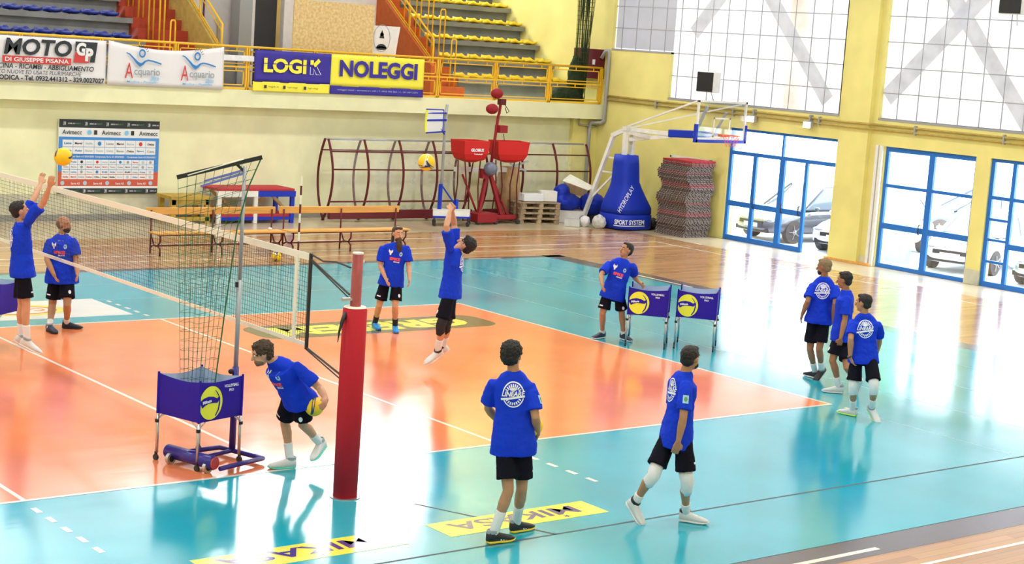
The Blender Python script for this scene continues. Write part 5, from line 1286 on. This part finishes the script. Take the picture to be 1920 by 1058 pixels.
G_BADGE = subdiv_geo(disc_geo(.026, .036, .35, 14), .03)
G_TXT = subdiv_geo(T_FRONT, .03)
G_PATCH = subdiv_geo(([(-.03, -.042), (.03, -.042), (.03, .042), (-.03, .042)], [(0, 1, 2, 3)]), .02)

def person(key, label, skin='skin_light', hair='hair_black', hairstyle='short', beard=None, girth=1.0, shoe='shoe_white', sole='sole_white',
           sock='sock_white', sockh=.30, pads=None, front=False, back=False, patch=False, fold=1.0, palms=(0, 0), accents=None, shorts_badge=True, bracelet=False):
    S_, J = POSES[key]; J = {k: V(p) for k, p in J.items()}
    pel, neck = J['pel'], J['neck']; u = (neck-pel).normalized()
    r = orth(J['sR']-J['sL'], u); f = u.cross(r).normalized()
    gz_ = min(J['tL'].z, J['tR'].z)
    t = thing('person', ((J['aL'].x+J['aR'].x)/2, (J['aL'].y+J['aR'].y)/2, max(0, gz_-.03)), label, 'person')
    S = S_; hw = (J['sR']-J['sL']).length/2; T = (neck-pel).length; sc = (J['sR']+J['sL'])/2
    look = J['look']; hup = orth(Z*.75+u*.35 if key != 'center_jumper' else Z+u*.2, look); hr = look.cross(hup).normalized()
    H = neck + (J['head']-neck).normalized()*.152*S
    # ---------------- body: one skin
    mb = MB(); gs = girth
    shc = lerp(pel, neck, .88)*.5 + sc*.5
    prof = [(pel-u*.08*S, .105, .08), (pel-u*.03*S, .135, .095), (pel+u*.04*S, .145, .100), (lerp(pel, neck, .32), .138, .10), (lerp(pel, neck, .58), .155, .11), (lerp(pel, neck, .78), .168, .108), (shc-u*.01, hw/S*.74, .080), (lerp(shc, neck, .55), .095, .066), (neck, .06, .058)]
    mb.loft([ell_ring(c, r, f, rx*S*(gs if i < 7 else 1), ry*S*(gs*gs if i < 7 else 1), 24, .92) for i, (c, rx, ry) in enumerate(prof)])
    mb.tube([lerp(sc, neck, .5), neck, lerp(neck, H, .7)], [.07*S, .058*S, .054*S], 14)
    # head
    k = S*1.07
    mb.ell(H+hup*.025*k-look*.008*k, hr*.076*k, look*.097*k, hup*.100*k, 22, 16)
    mb.ell(H+look*.028*k-hup*.045*k, hr*.060*k, look*.062*k, hup*.070*k, 18, 12)
    mb.ell(H+look*.066*k-hup*.088*k, hr*.026*k, look*.022*k, hup*.020*k, 12, 8)          # chin
    mb.tube([H+look*.086*k+hup*.018*k, H+look*.106*k-hup*.012*k, H+look*.110*k-hup*.028*k], [.010*k, .013*k, .016*k], 8, round_=True)   # nose
    mb.ell(H+look*.080*k+hup*.030*k, hr*.052*k, look*.014*k, hup*.012*k, 12, 6)           # brow
    for s in (-1, 1): mb.ell(H+hr*s*.079*k-look*.004*k-hup*.004*k, hr*.010*k, look*.018*k, hup*.031*k, 10, 8)
    # limbs
    hands = {}
    for q, sg in (('L', -1), ('R', 1)):
        s, e, w, fi = J['s'+q], J['e'+q], J['w'+q], J['f'+q]
        inn = lerp(s, sc, .25); g2 = .5+.5*gs
        d1 = (e-s); d2 = (w-e)
        mb.tube([inn-u*.035, s-u*.030, s+d1*.25, s+d1*.6, e, e+d2*.25, e+d2*.6, w], [x*S*g2 for x in (.044, .049, .051, .047, .040, .044, .036, .026)], 12, round_=True)
        # hand
        d = (fi-w).normalized(); pn = orth(r*-sg*.8+f*.2 if not palms[0 if q == 'L' else 1] else V(palms[0 if q == 'L' else 1]), d); wv = d.cross(pn).normalized()
        if wv.dot(f+Z*.2) < 0: wv = -wv
        hs = S*1.02
        rings = [ell_ring(w+d*x*hs, wv, pn, a*hs, b*hs, 12, .8) for x, a, b in ((-.01, .024, .019), (.02, .031, .018), (.055, .041, .017), (.088, .042, .015), (.098, .036, .011))]
        mb.loft(rings)
        curl = .35
        for i, (o_, ln) in enumerate(((-.031, .060), (-.011, .073), (.010, .078), (.030, .072))):
            p0 = w+d*.088*hs+wv*o_*hs; sp = (d+wv*o_*1.8).normalized(); pts = [p0-sp*.01]
            a = .15
            cur = p0
            for sgm in (.42, .32, .26):
                pts.append(cur); dr = (sp*cos(a)+pn*sin(a)).normalized(); cur = cur+dr*ln*sgm*hs; a += curl
            pts.append(cur)
            mb.tube(pts, [.0088*hs, .0092*hs, .0088*hs, .0082*hs, .0072*hs], 8, round_=True)
        p0 = w+d*.025*hs+wv*.026*hs; td = (d*.62+wv*.68+pn*.35).normalized()
        mb.tube([p0, p0+td*.038*hs, p0+(td*.6+d*.5).normalized()*.068*hs], [.0125*hs, .0110*hs, .0088*hs], 8, round_=True)
        hands[q] = (w, d, wv, pn)
        h_, kn, an, to = J['h'+q], J['k'+q], J['a'+q], J['t'+q]
        a1 = kn-h_; a2 = an-kn; cv = -f*.012*S
        mb.tube([h_, h_+a1*.25, h_+a1*.6, kn, kn+a2*.28+cv, kn+a2*.6+cv*.5, an], [x*S*g2 for x in (.066, .076, .068, .053, .056, .042, .036)], 14, round_=True)
        mb.tube([an, an+a2.normalized()*.03*S, lerp(an+a2.normalized()*.04*S, to, .6)], [.032*S, .026*S, .018*S], 10, round_=True)
    body = mb.build('body', skin, t); remesh(body, .0078, 3)
    # ---------------- face details
    for s in (-1, 1):
        c_ = H+look*.083*k+hup*.012*k+hr*s*.031*k
        e_ = MB().ell(c_, hr*.0135*k, look*.008*k, hup*.0075*k, 10, 6).build('eye', 'ball_white', t, smooth=True)
        MB().ell(c_+look*.006*k, hr*.006*k, look*.004*k, hup*.006*k, 8, 6).build('iris', 'eye_dark', e_, smooth=True)
        MB().tube([H+look*.090*k+hup*.033*k+hr*s*.014*k, H+look*.090*k+hup*.038*k+hr*s*.032*k, H+look*.078*k+hup*.032*k+hr*s*.050*k], [.004*k, .0045*k, .003*k], 6, round_=True).build('eyebrow', hair if hairstyle != 'bald' else 'hair_black', t)
    MB().ell(H+look*.087*k-hup*.052*k, hr*.023*k, look*.010*k, hup*.008*k, 12, 6).build('mouth', 'lip', t, smooth=True)
    # ---------------- hair
    mb = MB(); c0 = H+hup*.045*k-look*.022*k
    if hairstyle == 'bald':
        mb.ell(H+hup*.008*k-look*.022*k, hr*.0795*k, look*.092*k, hup*.082*k, 22, 16)
        o = mb.build('shaved_hair', hair, t); remesh(o, .008, 2)
    else:
        if hairstyle == 'curly': mb.ell(c0+hup*.006*k, hr*.094*k, look*.104*k, hup*.094*k, 22, 16).ell(H-look*.050*k-hup*.006*k, hr*.080*k, look*.062*k, hup*.075*k, 18, 12).ell(H+hup*.098*k+look*.035*k, hr*.062*k, look*.048*k, hup*.030*k, 16, 10)
        elif hairstyle == 'long':
            mb.ell(c0-hup*.004*k, hr*.083*k, look*.098*k, hup*.086*k, 22, 16).ell(H-look*.050*k-hup*.01*k, hr*.078*k, look*.055*k, hup*.08*k, 18, 12)
            mb.ell(H+hup*.092*k+look*.036*k, hr*.060*k, look*.046*k, hup*.026*k, 16, 10)
            mb.tube([H-look*.075*k+hup*.02*k, H-look*.095*k-hup*.07*k, H-look*.10*k-hup*.16*k, H-look*.085*k-hup*.23*k], [.05*k, .055*k, .05*k, .028*k], 12, round_=True)
        else: mb.ell(c0-hup*.002*k, hr*.083*k, look*.098*k, hup*.086*k, 22, 16).ell(H-look*.052*k-hup*.012*k, hr*.076*k, look*.052*k, hup*.062*k, 18, 12).ell(H+hup*.098*k+look*.040*k, hr*.056*k, look*.038*k, hup*.022*k, 16, 10)
        o = mb.build('hair', hair, t)
        remesh(o, .0075, 2, (.034 if hairstyle == 'curly' else .014)*k, .028 if hairstyle == 'curly' else .03)
    if beard == 'long':
        mb = MB().ell(H+look*.046*k-hup*.080*k, hr*.060*k, look*.056*k, hup*.042*k, 18, 12).tube([H+look*.066*k-hup*.10*k, H+look*.085*k-hup*.17*k, H+look*.085*k-hup*.26*k, H+look*.08*k-hup*.33*k], [.046*k, .052*k, .044*k, .018*k], 14, round_=True)
        mb.ell(H+look*.092*k-hup*.040*k, hr*.026*k, look*.010*k, hup*.006*k, 12, 6)
        o = mb.build('beard', hair, t); remesh(o, .0075, 2, .014, .03)
    elif beard:
        mb = MB().ell(H+look*.040*k-hup*.064*k, hr*.061*k, look*.060*k, hup*.045*k, 18, 12).ell(H+look*.066*k-hup*.090*k, hr*.032*k, look*.028*k, hup*.024*k, 12, 8)
        o = mb.build('beard', 'hair_black' if beard == 'dark' else 'hair_stubble', t); remesh(o, .0075, 2)
    # ---------------- shirt
    hem = J['hem']; mb = MB(); L1 = .016
    hc = hem if (hem-pel).dot(u) < -.03 else pel-u*.13*S
    hc = pel - u*(max(.13*S, (pel-hem).dot(u))-.01)
    back_c = -f*.0
    prof = [(hc, .220, .162), (lerp(hc, pel, .5), .216, .160), (pel+u*.03*S, .198, .146), (lerp(pel, neck, .32), .172, .130), (lerp(pel, neck, .58), .180, .134), (lerp(pel, neck, .78), .184, .126), (shc+u*.004, hw/S*.93, .100), (lerp(shc, neck, .55)+u*.012, .120, .086), (neck+u*.012, .070, .068)]
    mb.loft([ell_ring(c, r, f, rx*S*(gs if i < 6 else 1), ry*S*(gs*gs if i < 6 else 1), 28, .86) for i, (c, rx, ry) in enumerate(prof)])
    for q in 'LR':
        s, e = J['s'+q], J['e'+q]; d1 = e-s; inn = lerp(s, sc, .35)
        mb.tube([inn-u*.03, s-u*.028, s+d1*.25, s+d1*.5, s+d1*.78], [.052*S, .060*S, .068*S*(.5+.5*gs), .075*S*(.5+.5*gs), .080*S*(.5+.5*gs)], 16)
    sh = mb.build('t_shirt', 'shirt_blue', t); remesh(sh, .0095, 4, .024, .10)
    ax_u = u
    if back:
        o_ = lerp(pel, neck, .66)-r*0; decal(sh, G_BACK, o_, r, ax_u, -f, 'back_emblem', 'decal_white', sh)
    if front:
        o_ = lerp(pel, neck, .68)
        decal(sh, G_BIRD, o_+r*.085*S+u*.03, -r, ax_u, f, 'bird_emblem', 'decal_white', sh)
        decal(sh, G_BADGE, o_-r*.085*S+u*.02, -r, ax_u, f, 'club_badge', 'decal_sky', sh)
        decal(sh, G_TXT, o_-u*.07, -r, ax_u, f, 'chest_lettering', 'decal_red', sh)
        decal(sh, subdiv_geo(text_geo('SERIE', width=.10, height=.02, bold=.04), .03), o_-u*.115-r*.03, -r, ax_u, f, 'chest_lettering', 'decal_white', sh)
    if patch:
        s, e = J['sR'], J['eR']; d1 = (e-s).normalized(); out = orth(r+f*-.25, d1); o_ = s+(e-s)*.5
        decal(sh, G_PATCH, o_, out.cross(d1).normalized(), -d1, out, 'sleeve_patch', 'decal_sky', sh, .004, .2)
        decal(sh, disc_geo(.018, .026, 0, 12), o_, out.cross(d1).normalized(), -d1, out, 'sleeve_patch', 'decal_green', sh, .006, .2)
    # ---------------- shorts
    mb = MB()
    mb.loft([ell_ring(pel+u*.06*S, r, f, .145*S*gs, .108*S*gs, 24), ell_ring(pel, r, f, .160*S*gs, .120*S*gs, 24), ell_ring(pel-u*.09*S, r, f, .165*S*gs, .124*S*gs, 24), ell_ring(pel-u*.15*S, r, f, .12*S*gs, .10*S*gs, 24)])
    for q in 'LR':
        h_, kn = J['h'+q], J['k'+q]; a1 = kn-h_; pr_ = .80
        mb.tube([h_, h_+a1*.3, h_+a1*.6, h_+a1*pr_], [x*S*(.5+.5*gs) for x in (.078, .090, .100, .108)], 18)
    so = mb.build('shorts', 'shorts_black', t); remesh(so, .010, 3, .014, .10)
    if shorts_badge:
        for q, sg in (('R', 1), ('L', -1)):
            h_, kn = J['h'+q], J['k'+q]; a1 = (kn-h_).normalized(); out = orth(f*.9+r*sg*.5, a1)
            if out.dot(V((-9.4, -15.4, 1.5))-h_) < 0: out = orth(r*sg, a1)
            ax_ = out.cross(a1).normalized()
            if q == 'L': decal(so, subdiv_geo(disc_geo(.022, .030, 0, 14), .03), h_+(kn-h_)*.66, ax_, -a1, out, 'shorts_badge', 'decal_white', so, .004, .25)
            else: decal(so, subdiv_geo(text_geo('kappa', width=.07, height=.02, bold=.08) if 0 else ([(-.035, -.010), (.035, -.010), (.035, .010), (-.035, .010)], [(0, 1, 2, 3)]), .02), h_+(kn-h_)*.66, ax_, -a1, out, 'shorts_mark', 'decal_white', so, .004, .25)
    # ---------------- socks, knee pads, shoes
    for q in 'LR':
        kn, an, to = J['k'+q], J['a'+q], J['t'+q]; a2 = an-kn
        st = 1-sockh/.44
        cvv = -f*.006
        MB().tube([kn+a2*st+cvv, kn+a2*(st+.03)+cvv, kn+a2*(st+1)/2*1.0, an, an+a2.normalized()*.04*S], [(.046+.028*(sockh-.12))*S, (.048+.030*(sockh-.12))*S, (.045+.02*(sockh-.12))*S, .045*S, .040*S], 16).build('sock', sock, t, smooth=True)
        if pads:
            hh = J['h'+q]; a1 = kn-hh; kk = f*.010
            n0, n1 = (.26, .22) if pads == 'kneepad_white' else (.26, .20)
            MB().tube([kn-a1*n0*.9, kn-a1*n0*.5, kn+kk, kn+a2*n1, kn+a2*(n1+.10)], [x*S for x in (.071, .072, .068, .064, .059)], 16).build('knee_pad', 'sock_white' if pads == 'kneepad_white' else 'sock_black', t, smooth=True)
        v = to-an; sd = a2.normalized(); n_ = -sd - v.normalized()*(-sd).dot(v.normalized()); n_.normalize()
        fd = (v.normalized()*cos(R(22)) + n_*sin(R(22))).normalized(); fu = orth(n_, fd)
        if to.z < .05 and an.z < .13: fd = Vector((v.x, v.y, 0)).normalized(); fu = Z.copy()
        fr = fd.cross(fu).normalized()
        heel = an - fu*.088*S - fd*.062*S
        if to.z < .05 and an.z < .13: heel.z = .004
        elif to.z < .05:
            pass
        L_ = .305*S; up = []
        for x, wd, z0, z1 in ((-.02, .022, .020, .085), (.02, .040, .016, .125), (.14, .047, .016, .132), (.30, .046, .016, .122), (.42, .046, .016, .100), (.60, .050, .016, .080), (.78, .050, .018, .066), (.92, .040, .022, .052), (1.0, .018, .028, .038)):
            c = heel+fd*(x*L_)+fu*(z0+z1)/2*S
            up.append(ell_ring(c, fr, fu, wd*S, (z1-z0)/2*S, 14, .75))
        s_ = MB().loft(up).build('shoe', shoe, t, smooth=True)
        cr = [ell_ring(heel+fd*(.17*L_)+fu*(z*S), fr, fd, a_*S, b_*S, 16) for z, a_, b_ in ((.100, .050, .058), (.128, .052, .060), (.134, .050, .058), (.134, .040, .048), (.105, .038, .046))]
        MB().loft(cr, False).build('shoe_collar', 'shoe_black' if key in ('walker', 'center_jumper') else 'ink_grey', s_, smooth=True)
        so_ = []
        for x, wd, z0, z1 in ((-.02, .022, .012, .030), (.04, .038, 0, .032), (.28, .040, .002, .028), (.6, .052, 0, .026), (.8, .051, .002, .026), (.94, .038, .010, .030), (1.02, .016, .022, .034)):
            so_.append(ell_ring(heel+fd*(x*L_)+fu*(z0+z1)/2*S, fr, fu, wd*S, (z1-z0)/2*S, 14, .6))
        MB().loft(so_).build('sole', sole, s_, smooth=True)
        mb = MB()
        for i in range(4):
            x = .34+.075*i; z = .094-.0125*i
            mb.tube([heel+fd*x*L_+fu*(z-.006)*S+fr*.030*S, heel+fd*x*L_+fu*(z+.003)*S, heel+fd*x*L_+fu*(z-.006)*S-fr*.030*S], .0035, 5)
        mb.build('laces', 'shoe_black' if shoe == 'shoe_white' else 'shoe_white', s_)
        if accents:
            mb = MB()
            for i in range(3):
                for sg in (-1, 1):
                    x = .40+.09*i; mb.add([heel+fd*(x*L_)+fu*.03*S+fr*sg*.046*S, heel+fd*((x+.045)*L_)+fu*.03*S+fr*sg*.048*S, heel+fd*((x-.02)*L_)+fu*.075*S+fr*sg*.036*S, heel+fd*((x-.065)*L_)+fu*.075*S+fr*sg*.036*S], [(0, 1, 2, 3)])
            mb.build('side_stripes', accents, s_)
    if bracelet:
        w, d, wv, pn = hands['L']; MB().tube([w-d*.03, w-d*.018], .034, 14).build('wristband', 'black', t)
    return t

person('left_jumper', 'player at the left edge stretching both arms up after the ball', 'skin_light', 'hair_black', 'short', None, shoe='shoe_white', sock='sock_white', sockh=.2, back=True, front=False)
person('coach', 'stocky bald man with a dark beard standing behind the left jumper', 'skin_mid', 'hair_stubble', 'bald', 'dark', girth=1.17, shoe='shoe_navy', sole='shoe_black', sock='sock_white', sockh=.12, front=True)
person('bearded', 'man with long dark hair and a very long beard in blue shoes', 'skin_light', 'hair_brown', 'long', 'long', shoe='shoe_blue', sole='shoe_blue', sock='sock_black', sockh=.18, front=True)
person('center_jumper', 'player jumping in mid court with raised arms and head thrown back', 'skin_light', 'hair_black', 'curly', None, shoe='shoe_white', sole='sole_white', sock='sock_white', sockh=.22, pads='kneepad_black', back=True)
person('helper', 'man leaning sideways with one hand in a ball cart', 'skin_mid', 'hair_black', 'short', None, shoe='shoe_navy', sole='sole_white', sock='sock_white', sockh=.08, front=True)
person('group_far', 'farthest of the three players at the right, with bleached hair top and trimmed beard', 'skin_tan', 'hair_dyed', 'short', 'dark', shoe='shoe_black', sole='sole_white', sock='sock_white', sockh=.18, back=True)
person('group_middle', 'middle one of the three players at the right, seen from the side with bent knee', 'skin_tan', 'hair_black', 'short', None, shoe='shoe_white', sole='sole_white', sock='sock_white', sockh=.18, back=False)
person('group_near', 'nearest of the three players at the right, wearing white knee pads and a black wristband', 'skin_mid', 'hair_black', 'short', None, shoe='shoe_white', sole='sole_lime', sock='sock_white', sockh=.20, pads='kneepad_white', back=True, bracelet=True)
person('runner', 'curly haired player bending forward beside the red post with a ball under his arm', 'skin_light', 'hair_brown', 'curly', 'stub', shoe='shoe_white', sole='sole_teal', sock='sock_white', sockh=.20, front=True)
person('ball_walker', 'curly haired player walking away in black shoes in the foreground, carrying a ball in front', 'skin_mid', 'hair_black', 'curly', None, shoe='shoe_black', sole='sole_yellow', sock='sock_white', sockh=.24, back=True, patch=True, accents='decal_white')
person('walker', 'player striding right in the foreground with white knee pads and white shoes', 'skin_mid', 'hair_black', 'short', 'dark', shoe='shoe_white', sole='sole_white', sock='sock_white', sockh=.14, pads='kneepad_white', back=True, patch=True)

o_ = Vector((21.6, 18.4, .23)); n_c = Vector((-.68, -.73, 0)).normalized(); rt = Vector((.73, -.68, 0)).normalized()
decal(base_pad, subdiv_geo(text_geo('SPORT SYSTEM', width=.80, height=.13, bold=.03), .04), o_+rt*.12, rt, Z, n_c, 'lettering', 'decal_white', base_pad, .006, 1.2)
decal(base_pad, subdiv_geo(([(-.42, -.012), (.42, -.012), (.42, .012), (-.42, .012)], [(0, 1, 2, 3)]), .05), o_+rt*.12-Z*.10, rt, Z, n_c, 'lettering', 'decal_white', base_pad, .006, 1.2)
sl = (rt*.45+Z*.9).normalized(); pr_ = (Z*.45-rt*.9).normalized()
decal(mast_pad, subdiv_geo(text_geo('HYDROPLAY', width=.78, height=.12, shear=.3), .04), Vector((21.55, 18.4, .85))+rt*.02, sl, pr_, n_c, 'lettering', 'decal_white', mast_pad, .006, 1.2)
